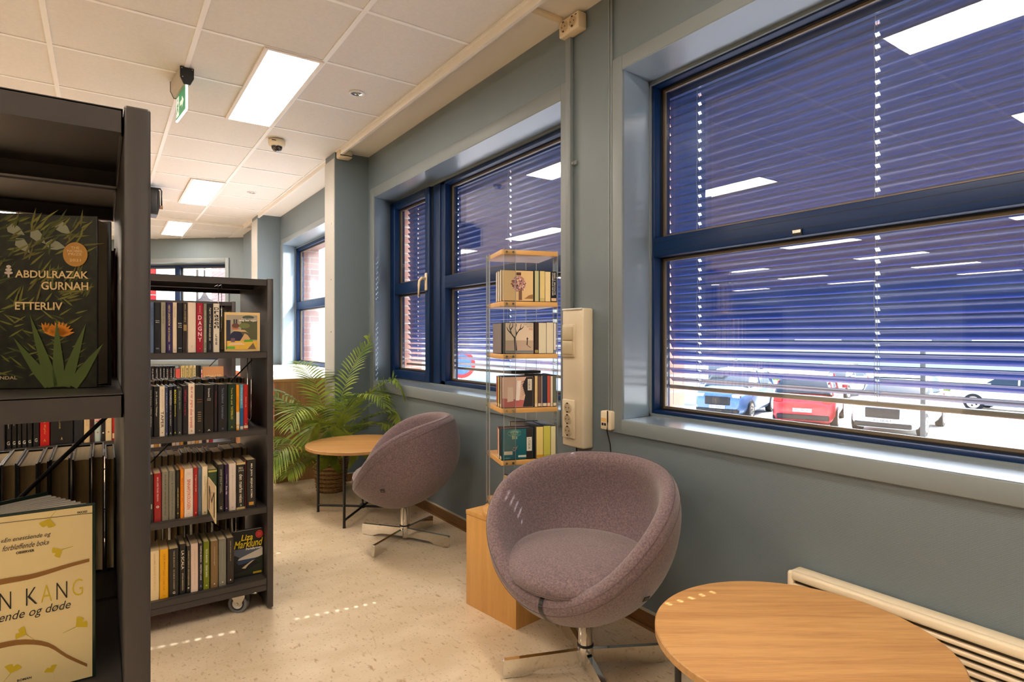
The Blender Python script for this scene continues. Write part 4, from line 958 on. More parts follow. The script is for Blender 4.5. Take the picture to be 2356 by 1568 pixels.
row([
 (.151, .166, .185, (36, 32, 26), [('x', .62, .72, .3, (150, 150, 140), 'r')], 'dark book at the left end of the third row, half behind the upright'),
 (.166, .192, .187, (150, 14, 22), [('MINE LIVERS TAUSE', .08, .40, .22, (236, 190, 180), 'd'), ('FREDNING', .42, .58, .2, (236, 190, 180), 'd'), ('x', .66, .73, .38, (240, 220, 200), 'o'), ('x', .672, .718, .2, (150, 14, 22), 'o')], 'dark red third-row book with a white round mark'),
 (.193, .217, .190, (126, 120, 104), [('Bror Alene', .06, .24, .18, (60, 54, 46), 'd'), ('x', .25, .28, .16, K_, 'o'), ('DET VAR IKKE DET DU VILLE', .30, .90, .2, (70, 64, 54), 'd')], 'left one of two sage grey twin books with a black dot', ),
 (.217, .240, .191, (122, 118, 102), [('Stig Dagerman', .06, .22, .18, (60, 54, 46), 'd'), ('x', .25, .28, .16, K_, 'o'), ('NÅ ER DET SOM DET ER I JUNI', .30, .90, .2, (70, 64, 54), 'd')], 'right one of two sage grey twin books with a black dot'),
 (.241, .255, .191, (26, 24, 22), [('SANNE LAMPES ANDRE MØTE', .36, .78, .24, (206, 190, 130), 'd'), ('x', .87, .91, .4, (150, 150, 60), 'o')], 'slim black third-row book beside the orange one'),
 (.256, .269, .192, (240, 134, 10), [('MIRA MARTA MO', .18, .68, .30, (206, 100, 10), 'd')], 'bright orange book in the third row'),
 (.270, .302, .192, (232, 214, 196), [('Anne', .07, .09, .4, (214, 170, 150), 'h'), ('Lise', .10, .12, .4, (214, 170, 150), 'h'), ('SINNAPSYKOLOGEN', .22, .84, .36, (222, 92, 44), 'd'), ('A', .91, .94, .14, (214, 150, 130), 'h')], 'thick white book with orange capitals reading SINNAPSYKOLOGEN'),
 (.303, .319, .193, (164, 26, 20), [('En Flaggermus etter døden', .15, .50, .26, (240, 210, 190), 'd'), ('x', .92, .95, .3, (240, 160, 140), 'o')], 'red third-row book between the thick white one and a blue one'),
 (.319, .333, .192, (84, 108, 126), [('DEN NYE UROEN', .15, .60, .3, (60, 84, 104), 'd'), ('a', .92, .94, .3, K_, 'a')], 'steel blue book in the third row'),
 (.333, .354, .194, (234, 214, 176), [('Ta imot der du faller inn', .20, .60, .16, (110, 94, 70), 'd2'), ('for høsten', .20, .40, .14, (110, 94, 70), 'd1'), lgA((70, 56, 46))], 'cream book just left of the white letter divider'),
 (.354, .389, .179, (44, 66, 34), [('x', .02, .06, .9, (190, 180, 90), 'r')], 'green book partly hidden by the letter divider'),
 (.390, .415, .195, (26, 24, 24), [('CARMEN MARIA MACHADO', .10, .58, .26, (196, 190, 170), 'd2'), ('SITT EGET HJEM', .10, .60, .26, (196, 190, 170), 'd1'), ('G', .88, .94, .3, W, 'h')], 'black third-row book with two lines of fine pale lettering'),
 (.416, .431, .191, (48, 26, 66), [('Thorbjørn Rand', .20, .40, .26, (220, 200, 220), 'd'), ('Eva Ida', .46, .64, .4, (236, 220, 230), 'd'), ('x', .92, .95, .3, W, 'o')], 'dark purple slim book in the third row'),
 (.432, .460, .194, (226, 208, 192), [('Clara Michailovitsj Parks', .06, .80, .24, (200, 182, 170), 'd'), ('x', .92, .95, .2, (190, 160, 180), 'o')], 'pale pinkish white book in the third row'),
 (.461, .495, .194, (22, 20, 20), [('MA', .09, .14, .5, (190, 180, 150), 'h'), ('JIAN', .15, .20, .6, (190, 180, 150), 'h'), ('den mørke veien', .25, .86, .42, (226, 214, 190), 'd'), ('A', .89, .94, .2, W, 'h'), ('x', .0, .045, 1, (206, 180, 120), 'r'), ('x', .955, 1.0, 1, (206, 180, 120), 'r')], 'black book with cream border and handwritten-style white title'),
 (.495, .4985, .201, (96, 26, 22), [], 'thin maroon book squeezed in near the right end of the third row'),
 (.499, .538, .201, (22, 20, 20), [('MA JIAN', .08, .34, .24, (236, 226, 204), 'd'), ('BEIJING KOMA', .38, .80, .24, (236, 226, 204), 'd'), ('x', .88, .945, .48, (206, 150, 50), 'r')], 'thick black book with gold foot label ending the third row'),
], .440, YF, G3)
G4 = 'books on the bottom shelf of the middle bookcase'
row([
 (.153, .185, .190, (232, 206, 156), [('SALME SAKSI KOKKO', .06, .80, .2, (214, 180, 130), 'd')], 'wide cream book at the left end of the bottom row'),
 (.186, .216, .191, (232, 168, 0), [('ILJUK MARRI', .10, .42, .24, (190, 120, 10), 'd'), ('DET LYSER NÅ', .44, .84, .24, (190, 120, 10), 'd'), ('x', .945, .95, .36, (200, 60, 20), 'r')], 'bright yellow book in the bottom row'),
 (.217, .252, .187, (26, 20, 16), [('TAHIR MURROVIC', .04, .40, .14, (176, 160, 130), 'd'), ('DE SOM ER KVADRERT', .44, .86, .14, (176, 160, 130), 'd'), ('G', .90, .95, .24, W, 'h')], 'thick dark book right of the yellow one'),
 (.253, .276, .199, (18, 16, 14), [('LA SCALA', .13, .50, .4, (236, 222, 190), 'd'), ('ISTVAN MAREKSON', .58, .92, .2, (206, 190, 150), 'd')], 'black book with LA SCALA in white letters'),
 (.277, .293, .187, (16, 14, 12), [('FORFATTERENS SØVNGJENGER', .10, .84, .3, (216, 196, 150), 'd'), ('x', .87, .91, .4, W, 'o')], 'narrow black book right of LA SCALA'),
 (.293, .320, .193, (232, 204, 184), [('SANNE BJERKE EN DAG', .15, .85, .18, (206, 176, 150), 'd')], 'pale pink-cream book in the bottom row'),
 (.321, .337, .189, (20, 22, 36), [('CHETNA MAROO', .05, .40, .34, (226, 216, 196), 'd'), ('WESTERN LANE', .44, .78, .34, (226, 216, 196), 'd'), ('A', .88, .93, .4, (120, 140, 180), 'h')], 'narrow navy book with white capitals in the bottom row'),
 (.338, .361, .192, (110, 120, 0), [('TRUDE MARSTEIN', .15, .44, .3, (230, 226, 190), 'd'), ('EGNE BARN', .50, .74, .3, (230, 226, 190), 'd'), ('a', .90, .93, .26, W, 'a')], 'olive green book in the bottom row'),
 (.364, .393, .189, (122, 94, 54), [('Linda Boström Knausgård', .12, .52, .16, (196, 180, 140), 'd'), ('a', .90, .93, .2, W, 'a')], 'tan brown book right of the olive green one'),
 (.394, .423, .190, (122, 120, 106), [('EKSTRA HÅPEFULLE ÅR', .06, .72, .16, (150, 148, 132), 'd'), ('a', .90, .93, .2, W, 'a')], 'plain grey book in the bottom row'),
 (.424, .453, .191, (30, 20, 18), [('TROND PETERSEN FRANK SA', .06, .50, .12, (176, 156, 130), 'd'), ('a', .88, .92, .2, W, 'a')], 'dark brown book ending the bottom row before the face-out cover'),
], .137, YF, G4)
# rows standing on the far half, page edges towards the camera
ORD = ('first', 'second', 'third', 'fourth', 'fifth', 'sixth', 'seventh', 'eighth', 'ninth', 'tenth', 'eleventh', 'twelfth', 'thirteenth', 'fourteenth', 'fifteenth', 'sixteenth', 'seventeenth', 'eighteenth', 'nineteenth', 'twentieth')
def backrow(xs, z, yf, hs, label, group, cols=((20, 18, 18), (26, 22, 26), (40, 44, 50), (60, 22, 24)), depth=.15, rs=3):
    q = random.Random(rs)
    for i, (a, b) in enumerate(xs):
        if b-a < .006: b = a+.006
        book('book', a-.0015, b+.0015, hs[i % len(hs)], yf, z, cols[q.randrange(len(cols))], (), ORD[i]+label, group, depth=depth, back=True)
backrow([(.166, .193), (.196, .211), (.213, .224), (.226, .243), (.247, .272), (.275, .290), (.293, .304), (.308, .319), (.323, .349), (.353, .377), (.382, .405), (.410, .429), (.432, .451), (.455, .465), (.470, .489), (.493, .504), (.508, .524), (.529, .541), (.546, .558)],
 .770, 3.06, (.193, .196, .194, .197, .192, .196), ' turned-round book from the left behind the second row of the middle bookcase', 'turned books behind the second row')
backrow([(.170, .190), (.194, .218), (.222, .242), (.245, .267), (.271, .294), (.299, .319), (.324, .338), (.342, .357), (.361, .372), (.377, .394), (.399, .416), (.422, .462), (.468, .510), (.514, .546), (.551, .570)],
 .440, 3.06, (.190, .192, .189, .193, .186, .195, .197), ' turned-round book from the left behind the third row of the middle bookcase', 'turned books behind the third row')
backrow([(.17+.0285*i, .17+.0285*i+.024-.004*(i % 3)) for i in range(14)], .137, 3.06, (.19, .194, .186, .2), ' shadowy turned-round book from the left behind the bottom row of the middle bookcase', 'turned books behind the bottom row')
backrow([(.405, .428), (.432, .452), (.455, .470), (.484, .505)], 1.095, 3.06, (.186, .190, .188), ' turned-round book from the left, behind the garden-cover paperback on the top shelf', 'turned books behind the top row')
backrow([(-.148, -.129), (-.125, -.109), (-.106, -.084), (-.080, -.070), (-.066, -.043), (-.038, -.016), (-.012, .002)], .770, 1.187, (.189, .191, .188, .190, .192), ' turned-round book from the left on the near bookcase, brown page edges showing', 'turned books on the near bookcase', depth=.155)
book('book', -.0125+.017, .0188, .186, 1.187, .770, (18, 16, 18), (), 'turned dark book pressed against the near bookcase upright', 'turned books on the near bookcase', depth=.155, back=True)
book('book', -.028, .0085, .196, 1.12, 1.095, (22, 18, 16), (), 'tall turned book behind the jungle-cover book on the near bookcase', 'upper shelf of the near bookcase', back=True)
book('book', .0088, .0182, .199, 1.12, 1.095, (96, 20, 24), (), 'maroon turned book next to the near upright on the upper shelf', 'upper shelf of the near bookcase', back=True)
# third bookcase, spines seen through the gap
G5 = 'books in the farthest bookcase'
cl5 = [(26, 24, 26), (22, 20, 26), (28, 26, 28), (20, 22, 30), (30, 28, 30), (24, 22, 24), (26, 22, 20), (214, 96, 84), (220, 196, 130), (222, 200, 138), (216, 192, 126), (226, 208, 160), (40, 36, 26), (36, 34, 30)]
w5 = ['KJÆR', 'NATTEN', 'NORDLYS', 'REISEN', 'VINTER', 'HAVET', 'SKOGEN', '', 'SANDER', 'MORDET', 'SPORET', 'SVAR', '', '']
xs5 = [(.262, .283), (.285, .307), (.309, .326), (.328, .345), (.347, .365), (.369, .387), (.389, .402), (.402, .431), (.434, .457), (.459, .481), (.483, .505), (.507, .524), (.526, .543), (.545, .557)]
nm5 = ['black', 'black', 'black', 'black', 'black', 'black', 'black', 'salmon pink', 'yellow', 'yellow', 'yellow', 'pale cream', 'olive brown', 'dark']
for i, ((a, b), c, t) in enumerate(zip(xs5, cl5, w5)):
    tc = (190, 186, 180) if i < 7 else (50, 44, 36)
    hh = .196 if i != 7 else .178
    if i < 7: lb = ('first', 'second', 'third', 'fourth', 'fifth', 'sixth', 'seventh')[i]+' of seven black paperbacks from the left in the farthest bookcase'
    elif 8 <= i <= 10: lb = ('first', 'second', 'third')[i-8]+' of three yellow paperbacks from the left in the farthest bookcase'
    else: lb = {7: 'salmon pink book in the farthest bookcase, right of the black series', 11: 'pale cream book ending the yellow series in the farthest bookcase', 12: 'olive brown book in the farthest bookcase after the pale cream one', 13: 'dark book just left of the orange face-out paperback in the farthest bookcase'}[i]
    book('book', a, b, hh, 4.522, .770, c, [(t, .08, .46, .4, tc, 'd')] if t else (), lb, G5)
q = random.Random(5)
x = .262
for i in range(17):
    w5_ = .014+.010*q.random()
    book('book', x, x+w5_, .186+.012*q.random(), 4.522, .440, [(30, 26, 24), (206, 180, 160), (150, 40, 40), (24, 24, 30), (196, 140, 60), (230, 210, 190)][q.randrange(6)], (), ORD[i]+' book from the left on the third shelf of the farthest bookcase, a sliver', 'sliver books of the farthest bookcase')
    x += w5_+.0008

# ------------------------------------------------------------------ books standing cover out
def faceout(name, label, x0, x1, h, t, loc, rz, c, art, group, hard=True, lean=0):
    o = thing(name, loc, rz, label, 'book', group); w_ = x1-x0
    m = MB(); cm = gloss(c)
    m.box(x0, x1, 0, .0022, 0, h, cm, .0008); m.box(x0, x1, t-.0022, t, 0, h, cm, .0008); m.box(x0, x0+.0022, 0, t, 0, h, cm, .0008)
    art(m, w_, h); m.build('cover', o)
    MB().box(x0+.003, x1-.004, .0024, t-.0024, .003, h-.003, M_PAGEW, 0).build('pages', o)
    return o
def leafb(m, x, z, L, wd, a, c, O=(0, 0, 0), off=.0006):
    """pointed blade on a cover"""
    u = Vector((math.cos(a), 0, math.sin(a))); v = Vector((-u.z, 0, u.x))
    m.poly([(0, 0), (L*.25, wd), (L*.6, wd*.8), (L, 0), (L*.6, -wd*.8), (L*.25, -wd)], Vector(O)+Vector((x, 0, z)), u, v, c, off) if False else \
    m.add([Vector(O)+Vector((x, -off, z))+u*p+v*r for p, r in [(0, 0), (L*.25, wd), (L*.6, wd*.8), (L, 0), (L*.6, -wd*.8), (L*.25, -wd)]], [(0, 1, 2, 3, 4, 5)], c)
def art_jungle(m, w_, h):
    q = random.Random(4); O = (0, 0, 0); f = lambda x0, z0, x1, z1, c, o_=.0004: m.rect(x0, z0, x1, z1, O, X_, Z_, c, o_)
    dk, gr, ol, gl, sk = mat('print_dark_green', (34, 34, 16), .35, noise=(90, .7)), flat((74, 80, 26)), flat((104, 96, 40)), flat((120, 118, 44)), flat((150, 148, 122))
    f(-w_+.002, .001, -.001, h-.001, dk, .0003)
    for sx, sz in ((-.095, .19), (-.07, .185), (-.055, .17), (-.045, .195), (-.085, .175)): leafb(m, sx, sz, .022, .006, q.uniform(-1, 1), sk, off=.00045)
    for i in range(170): leafb(m, q.uniform(-w_+.004, -.012), q.uniform(.095, .195), q.uniform(.012, .026), .0012, q.uniform(.1, 1.5), (ol, gr, gl)[i % 3], off=.0005+.000004*i)
    for i in range(90):
        x, z = q.uniform(-w_+.004, -.018), q.uniform(.008, .10)
        leafb(m, x, z, q.uniform(.012, .020), .0010, q.choice((.3, 2.8, .6, 2.4)), (gr, gl)[i % 2], off=.0008+.000004*i)
    for x, z, L, a in ((-.050, .003, .068, 2.15), (-.046, .002, .088, 1.85), (-.040, .002, .080, 1.60), (-.034, .002, .078, 1.28), (-.026, .002, .060, 1.0)):
        u = Vector((math.cos(a), 0, math.sin(a))); v = Vector((-u.z, 0, u.x)); o_ = .0012+.00005*int(L*100)
        m.add([Vector((x, -o_, z))+u*p+v*r_ for p, r_ in ((0, .0055), (L*.3, .0062), (L*.65, .0038), (L, 0), (L*.65, -.0030), (L*.3, -.0058), (0, -.0055))], [tuple(range(7))], flat((88, 104, 40)))
    og = flat((232, 140, 20))
    for i in range(11): leafb(m, -.040, .062, .017, .0026, .25+2.65*i/10, og, off=.0014)
    for i in range(4): leafb(m, -.054, .066, .012, .0018, .9+.35*i, og, off=.0014)
    cr = flat((240, 208, 150))
    m.text('ABDULRAZAK', -.0851, .1291, -.0091, .1378, O, X_, Z_, cr, .002, .02); m.text('GURNAH', -.0583, .1155, -.0091, .1250, O, X_, Z_, cr, .002, .02)
    m.text('ETTERLIV', -.0851, .0918, -.0362, .1009, O, X_, Z_, cr, .002, .02); m.text('GYLDENDAL', -.1210, .0112, -.0829, .0150, O, X_, Z_, flat((214, 190, 140)), .002, .02)
    m.disc(-.0229, .1576, .0130, O, X_, Z_, flat((196, 140, 60)), .0018, 32, .0143)
    for t, a, b, wd in (('THE', .1640, .1668, .0045), ('NOBEL', .1602, .1630, .0082), ('PRIZE', .1564, .1592, .0070), ('2021', .1492, .1522, .0060)): m.text(t, -.0229-wd, a, -.0229+wd, b, O, X_, Z_, flat((244, 216, 160)), .0022, .0)
    for k in range(3): m.disc(-.0917, .1345+.0036*k, .0045-.001*k, O, X_, Z_, flat((226, 206, 186)), .0018, 10, .0018)
    m.rect(-.0927, .1290, -.0907, .1345, O, X_, Z_, flat((226, 206, 186)), .0018)
faceout('book', 'face-out book with a dark jungle cover and orange flower on the near bookcase', -.145, 0, .204, .036, (-.004, .864, 1.0953), R(-23.5), (24, 20, 16), art_jungle, 'upper shelf of the near bookcase')
# open book standing on the near bookcase
o = thing('book', (-.008, .826, .7703), 0, 'cream cover book with ginkgo leaves standing half open on the near bookcase', 'book', 'near bookcase second shelf')
m = MB(); CB = mat('print_cream', (232, 208, 152), .45, noise=(12, .03)); gc = gloss((26, 44, 30)); h = .1975
m.box(-.142, .0025, 0, .0024, 0, h, gc, .0008); m.rect(-.141, .0018, -.0008, h-.0028, (0, 0, 0), X_, Z_, CB, .0003)
O = Vector((.008, 0, -.7703)); O2 = (.008, 0, -.7703)
K2, GY, BR = flat((34, 28, 22)), flat((206, 176, 26)), flat((142, 96, 36))
m.add([O+Vector(q) for q in ((-.149, -.0009, .9605), (-.009, -.0009, .9565), (-.009, -.0009, .9570), (-.149, -.0009, .9610))], [(0, 1, 2, 3)], K2)
for ch, x in zip('HAN KANG', (-.1165, -.1030, -.0890, 0, -.0672, -.0545, -.0411, -.0270)):
    if ch != ' ': m.text(ch, x, .8665, x+.0096, .8850, O2, X_, Z_, GY if x > -.03 or (ch == 'A' and x > -.06) else K2, .0008, -.012)
m.text('Levende og døde', -.106, .8515, -.0300, .8635, O2, X_, Z_, K2, .0008, 0, False, .25)
m.text('«En enestående og', -.0885, .9365, -.0470, .9425, O2, X_, Z_, K2, .0008, 0, False, .25); m.text('forbløffende bok»', -.0870, .9285, -.0480, .9345, O2, X_, Z_, K2, .0008, 0, False, .25)
m.text('OBSERVER', -.0755, .9235, -.0600, .9262, O2, X_, Z_, K2, .0008, .03); m.text('PAX.NO', -.0225, .9580, -.0135, .9604, O2, X_, Z_, K2, .0008, .03); m.text('ROMAN', -.0745, .7870, -.0625, .7895, O2, X_, Z_, K2, .0008, .03)
def branch(P, r):
    n = len(P); V = [O+Vector((x, -.0010, z+r[i])) for i, (x, z) in enumerate(P)]+[O+Vector((x, -.0010, z-r[i])) for i, (x, z) in enumerate(P)]
    m.add(V, [(i, i+1, n+i+1, n+i) for i in range(n-1)], BR)
branch(spline([(-.145, .897), (-.115, .894), (-.089, .897), (-.065, .897), (-.048, .899), (-.030, .902), (-.0115, .904)], 3), [.0036-.0018*i/18 for i in range(19)])
branch(spline([(-.145, .822), (-.115, .828), (-.089, .830), (-.068, .828), (-.048, .819), (-.032, .802), (-.0135, .786)], 3), [.0036-.0018*i/18 for i in range(19)])
for x, z, a, s in ((-.047, .957, -1.9, .010), (-.036, .921, 3.6, .009), (-.067, .836, 2.6, .009), (-.024, .832, .6, .011), (-.080, .798, 1.2, .010), (-.044, .788, 2, .008), (-.118, .925, .8, .009)):
    c0 = O+Vector((x, -.0012, z)); V = [c0]+[c0+Vector((s*(1 if k != 4 else .72)*math.cos(a+(k-4)*.22), 0, s*(1 if k != 4 else .72)*math.sin(a+(k-4)*.22))) for k in range(9)]
    m.add(V, [(0, k, k+1) for k in range(1, 9)], GY)
    b = c0-Vector((math.cos(a-.3)*s*1.1, 0, math.sin(a-.3)*s*1.1)); e = Vector((0, 0, .0005)); m.add([c0+e, c0-e, b-e*.5, b+e*.5], [(0, 1, 2, 3)], flat((176, 160, 50)))
m.build('cover', o)
m = MB(); V = []; n = 9
for i in range(n):      # fanned leaves between the boards
    t = i/(n-1); a = Vector((-.002-.040*t, .004+.078*t, 0)); sp = Vector((-.142, .004+.016*t, 0)); d = (a-sp); nn = Vector((-d.y, d.x, 0)).normalized()*.0022
    m.prism([(0, .003), (d.length, .003), (d.length, h-.003), (0, h-.003)], sp, d.normalized(), Z_, nn.normalized(), .0045, M_PAGEW)
m.build('pages', o)
m = MB(); sp = Vector((-.142, .024, 0)); d = Vector((-.046, .092, 0))-sp; m.prism([(0, 0), (d.length, 0), (d.length, h), (0, h)], sp, d.normalized(), Z_, Vector((-d.y, d.x, 0)).normalized(), .0024, gc); m.box(-.1445, -.142, 0, .027, 0, h, gc); m.build('back_board', o)
# top shelf paperback with a garden scene
def art_garden(m, w_, h):
    O = (0, 0, 0); r = lambda a, b, c, d, col_, o_: m.rect(-w_+a*w_, b*h, -w_+c*w_, d*h, O, X_, Z_, flat(col_), o_)
    r(.005, .01, .995, .99, (226, 190, 128), .0003); r(.04, .05, .92, .93, (168, 154, 130), .0006)
    r(.04, .05, .16, .80, (40, 42, 60), .0008); r(.46, .30, .92, .80, (84, 84, 52), .0008)
    r(.24, .70, .35, .82, (60, 62, 66), .0010); r(.285, .70, .300, .82, (180, 170, 150), .0012)
    m.disc(-w_*.34, h*.87, w_*.17, O, X_, Z_, flat((74, 84, 70)), .0010, 14, h*.055); m.disc(-w_*.45, h*.66, w_*.16, O, X_, Z_, flat((112, 116, 60)), .0010, 14, h*.07)
    m.poly([(-w_*.88, h*.28), (-w_*.83, h*.46), (-w_*.72, h*.53), (-w_*.55, h*.50), (-w_*.46, h*.36), (-w_*.52, h*.26)], O, X_, Z_, flat((30, 34, 60)), .0012)
    m.disc(-w_*.71, h*.62, w_*.10, O, X_, Z_, flat((176, 110, 80)), .0014, 14, h*.075); m.disc(-w_*.70, h*.66, w_*.105, O, X_, Z_, flat((104, 64, 46)), .0016, 14, h*.06)
    m.poly([(-w_*.78, h*.52), (-w_*.40, h*.50), (-w_*.34, h*.47), (-w_*.44, h*.55), (-w_*.74, h*.56)], O, X_, Z_, flat((206, 164, 120)), .0016)
    m.poly([(-w_*.58, h*.26), (-w_*.44, h*.46), (-w_*.36, h*.42), (-w_*.28, h*.32), (-w_*.40, h*.26)], O, X_, Z_, flat((206, 160, 110)), .0014)
    r(.06, .05, .92, .27, (226, 178, 60), .0018); m.poly([(-w_*.90, h*.16), (-w_*.86, h*.21), (-w_*.55, h*.23), (-w_*.42, h*.17)], O, X_, Z_, flat((226, 190, 150)), .0020)
    r(.17, .24, .28, .34, (120, 84, 100), .0022); m.poly([(-w_*.48, h*.26), (-w_*.44, h*.30), (-w_*.22, h*.30), (-w_*.20, h*.25), (-w_*.44, h*.24)], O, X_, Z_, flat((96, 160, 40)), .0022)
    r(.06, .07, .28, .13, (96, 170, 50), .0022); m.poly([(-w_*.36, h*.06), (-w_*.20, h*.22), (-w_*.12, h*.06)], O, X_, Z_, flat((110, 92, 66)), .0022)
    m.text('ANNE LINDEBERG', -w_*.54, h*.82, -w_*.10, h*.85, O, X_, Z_, flat((230, 220, 200)), .0024); m.text('Meg eier ingen', -w_*.60, h*.765, -w_*.10, h*.81, O, X_, Z_, flat((250, 244, 230)), .0024, .03)
faceout('book', 'face-out paperback with a cream border and garden photo on the top shelf', -.136, 0, .162, .016, (.5515, 2.684, 1.0972), 0, (224, 190, 130), art_garden, G1)
def art_sea(m, w_, h):
    O = (0, 0, 0); P = lambda pts, c, o_: m.poly([(-w_+a*w_, b*h) for a, b in pts], O, X_, Z_, flat(c), o_)
    P([(.0, .0), (1, 0), (1, 1), (0, 1)], (14, 12, 14), .0003)
    P([(.02, .36), (.98, .36), (.98, .60), (.02, .62)], (84, 92, 108), .0006); P([(.02, .48), (.16, .40), (.30, .44), (.60, .50), (.98, .58), (.98, .40), (.5, .36), (.02, .38)], (206, 196, 180), .0008)
    P([(.18, .28), (.9, .34), (.9, .38), (.1, .38)], (44, 64, 96), .0010); P([(.0, .10), (.45, .14), (.9, .26), (.98, .26), (.98, .04), (.0, .04)], (34, 40, 24), .0012)
    P([(.28, .20), (.40, .25), (.62, .33), (.70, .335), (.50, .25), (.40, .18)], (216, 196, 160), .0014); P([(.0, .22), (.10, .30), (.20, .44), (.06, .50), (.0, .48)], (20, 24, 20), .0016); P([(.72, .36), (.98, .42), (.98, .24), (.80, .28)], (30, 40, 24), .0016)
    m.text('Liza', -w_*.74, h*.79, -w_*.36, h*.92, O, X_, Z_, flat((236, 206, 30)), .002, .015, False, .2); m.text('Marklund', -w_*.97, h*.635, -w_*.07, h*.80, O, X_, Z_, flat((236, 206, 30)), .002, .01, False, .2)
    m.text('Perlefarmen', -w_*.58, h*.575, -w_*.06, h*.625, O, X_, Z_, flat((240, 232, 220)), .002, .03)
    m.disc(-w_*.135, h*.885, w_*.125, O, X_, Z_, flat((206, 60, 46)), .0018, 28, h*.085); m.disc(-w_*.135, h*.885, w_*.112, O, X_, Z_, flat((176, 34, 30)), .0020, 28, h*.076)
    for k in range(3): m.text('MILLIONER LESERE'[k*5:k*5+5] or 'I', -w_*.20, h*(.905-.025*k), -w_*.07, h*(.917-.025*k), O, X_, Z_, flat((230, 120, 100)), .0022)
    m.rect(-w_*.34, h*.04, -w_*.06, h*.08, O, X_, Z_, flat((226, 186, 20)), .0022); m.text('MARKLUND', -w_*.32, h*.05, -w_*.08, h*.072, O, X_, Z_, flat((40, 34, 20)), .0024)
faceout('book', 'face-out paperback with a stormy coast cover and red badge on the bottom shelf', -.120, 0, .196, .026, (.5750, 2.735, .1373), 0, (16, 14, 14), art_sea, G4)
def art_howard(m, w_, h):
    O = (0, 0, 0); m.rect(-w_+.001, .001, -.001, h-.001, O, X_, Z_, flat((206, 146, 96)), .0003)
    m.text('HOWARD', -w_*.90, h*.52, -w_*.10, h*.70, O, X_, Z_, flat((236, 200, 150)), .001); m.poly([(-w_*.6, h*.1), (-w_*.5, h*.36), (-w_*.4, h*.2), (-w_*.3, h*.34), (-w_*.24, h*.1)], O, X_, Z_, flat((70, 44, 30)), .001)
faceout('book', 'orange-brown face-out paperback lettered HOWARD in the farthest bookcase', -.131, 0, .186, .02, (.694, 4.53, .7703), 0, (196, 136, 90), art_howard, G5)
# wire book supports hanging from the shelves above, and the letter divider
def wire(x, zt, zb, y, label, dx=.010):
    P = [(x-dx, y+.10, zt), (x-dx, y, zt), (x-dx, y, zb+.012), (x-dx*.3, y-.0, zb), (x+dx*.3, y, zb), (x+dx, y, zb+.012), (x+dx, y, zt), (x+dx, y+.10, zt)]
    tag(MB().tube(P, .0016, M_CHROME, 6).build('book_support'), label, 'book support', 'wire book supports of the middle bookcase')
wire(.405, 1.375, 1.29-.11, 2.73, 'wire book support hanging at the end of the top row', .006)
wire(.520, 1.069, .80, 2.74, 'wire book support right of the red book in the second row', .007)
wire(.4605, .414, .33, 2.74, 'wire book support hanging above the bottom row beside the dark brown book', .007)
o = thing('shelf_divider', (.3535, 2.58, .464), 0, 'cream letter divider marked M sticking out of the third row', 'shelf divider')
m = MB(); DV = mat('divider_cream', (230, 206, 164), .5); m.prism([(-.09, -.012), (-.082, -.012), (.10, .0), (.10, .128), (-.084, .128), (-.09, .122)], (0, 0, 0), Y_, Z_, X_, .003, DV); m.build('plate', o)
m = MB(); m.M = None
for sgn, xo in ((-1, -.0008),):
    m.text('M', -.070, .006, .072, .100, (xo, 0, 0), -Y_, Z_, flat((60, 50, 40)), .0005, -.02)
m.build('letter', o)

# ------------------------------------------------------------------ small beech cabinet with the acrylic audiobook tower
o = thing('storage_box', (1.348, 1.933, 0), R(7.8), 'square beech cabinet on the floor under the acrylic tower', 'cabinet')
m = MB().box(0, .36, 0, .318, 0, .388, M_BEECH, .001); m.build('body', o)
MB().box(-.001, .362, -.001, .32, .3895, .408, M_BEECH, .001).build('top_panel', o)
MB().box(0, .36, -.0005, .3185, .388, .3895, mat('joint_brown', (150, 106, 52), .6)).build('edge_joint', o)  # thin darker brown line along the joint below the top panel
TW = (1.47, 2.07, .408); TR = R(-18)
o = thing('display_tower', TW, TR, 'revolving acrylic display tower with beech shelves full of audiobooks', 'display stand')
z0 = TW[2]
m = MB().lathe([(.001, 0), (.160, 0), (.165, .003), (.165, .021), (.162, .024), (.001, .024)], (0, 0, 0), M_BEECHT, 64); m.build('turntable', o)
SH = (1.508, 1.300, 1.088, .870, .660, .462)
for i, z in enumerate(SH): MB().box(-.12, .12, -.12, .12, z-.019-z0, z-z0, M_BEECHT, .001).build('shelf_plate', o)
for x0, x1, y0, y1 in ((-.110, -.062, -.1255, -.1205), (.1205, .1255, -.110, -.062), (.062, .110, .1205, .1255), (-.1255, -.1205, .062, .110)):
    s = MB().box(x0, x1, y0, y1, .030, 1.512-z0, M_ACRYL)
    if x1-x0 > y1-y0:
        for q in (x0-.0012, x1): s.box(q, q+.0012, y0, y1, .030, 1.512-z0, M_ACRE)
    else:
        for q in (y0-.0012, y1): s.box(x0, x1, q, q+.0012, .030, 1.512-z0, M_ACRE)
    s = s.build('acrylic_strip', o)
    for z in SH:
        for k in (.22, .78):
            m = MB()
            c = Vector(((x0+x1)/2, (y0+y1)/2, z-.0095-z0)); n = Vector((0, 0, 0))
            if x1-x0 > y1-y0: c.x = x0+(x1-x0)*k; n.y = -1 if y0 < 0 else 1
            else: c.y = y0+(y1-y0)*k; n.x = -1 if x0 < 0 else 1
            m.cyl(c+n*.002, c+n*.0045, .0045, M_CHROME, n=10); m.build('screw', s)
TM = Matrix.Translation(Vector((TW[0], TW[1], 0))) @ Matrix.Rotation(TR, 4, 'Z')
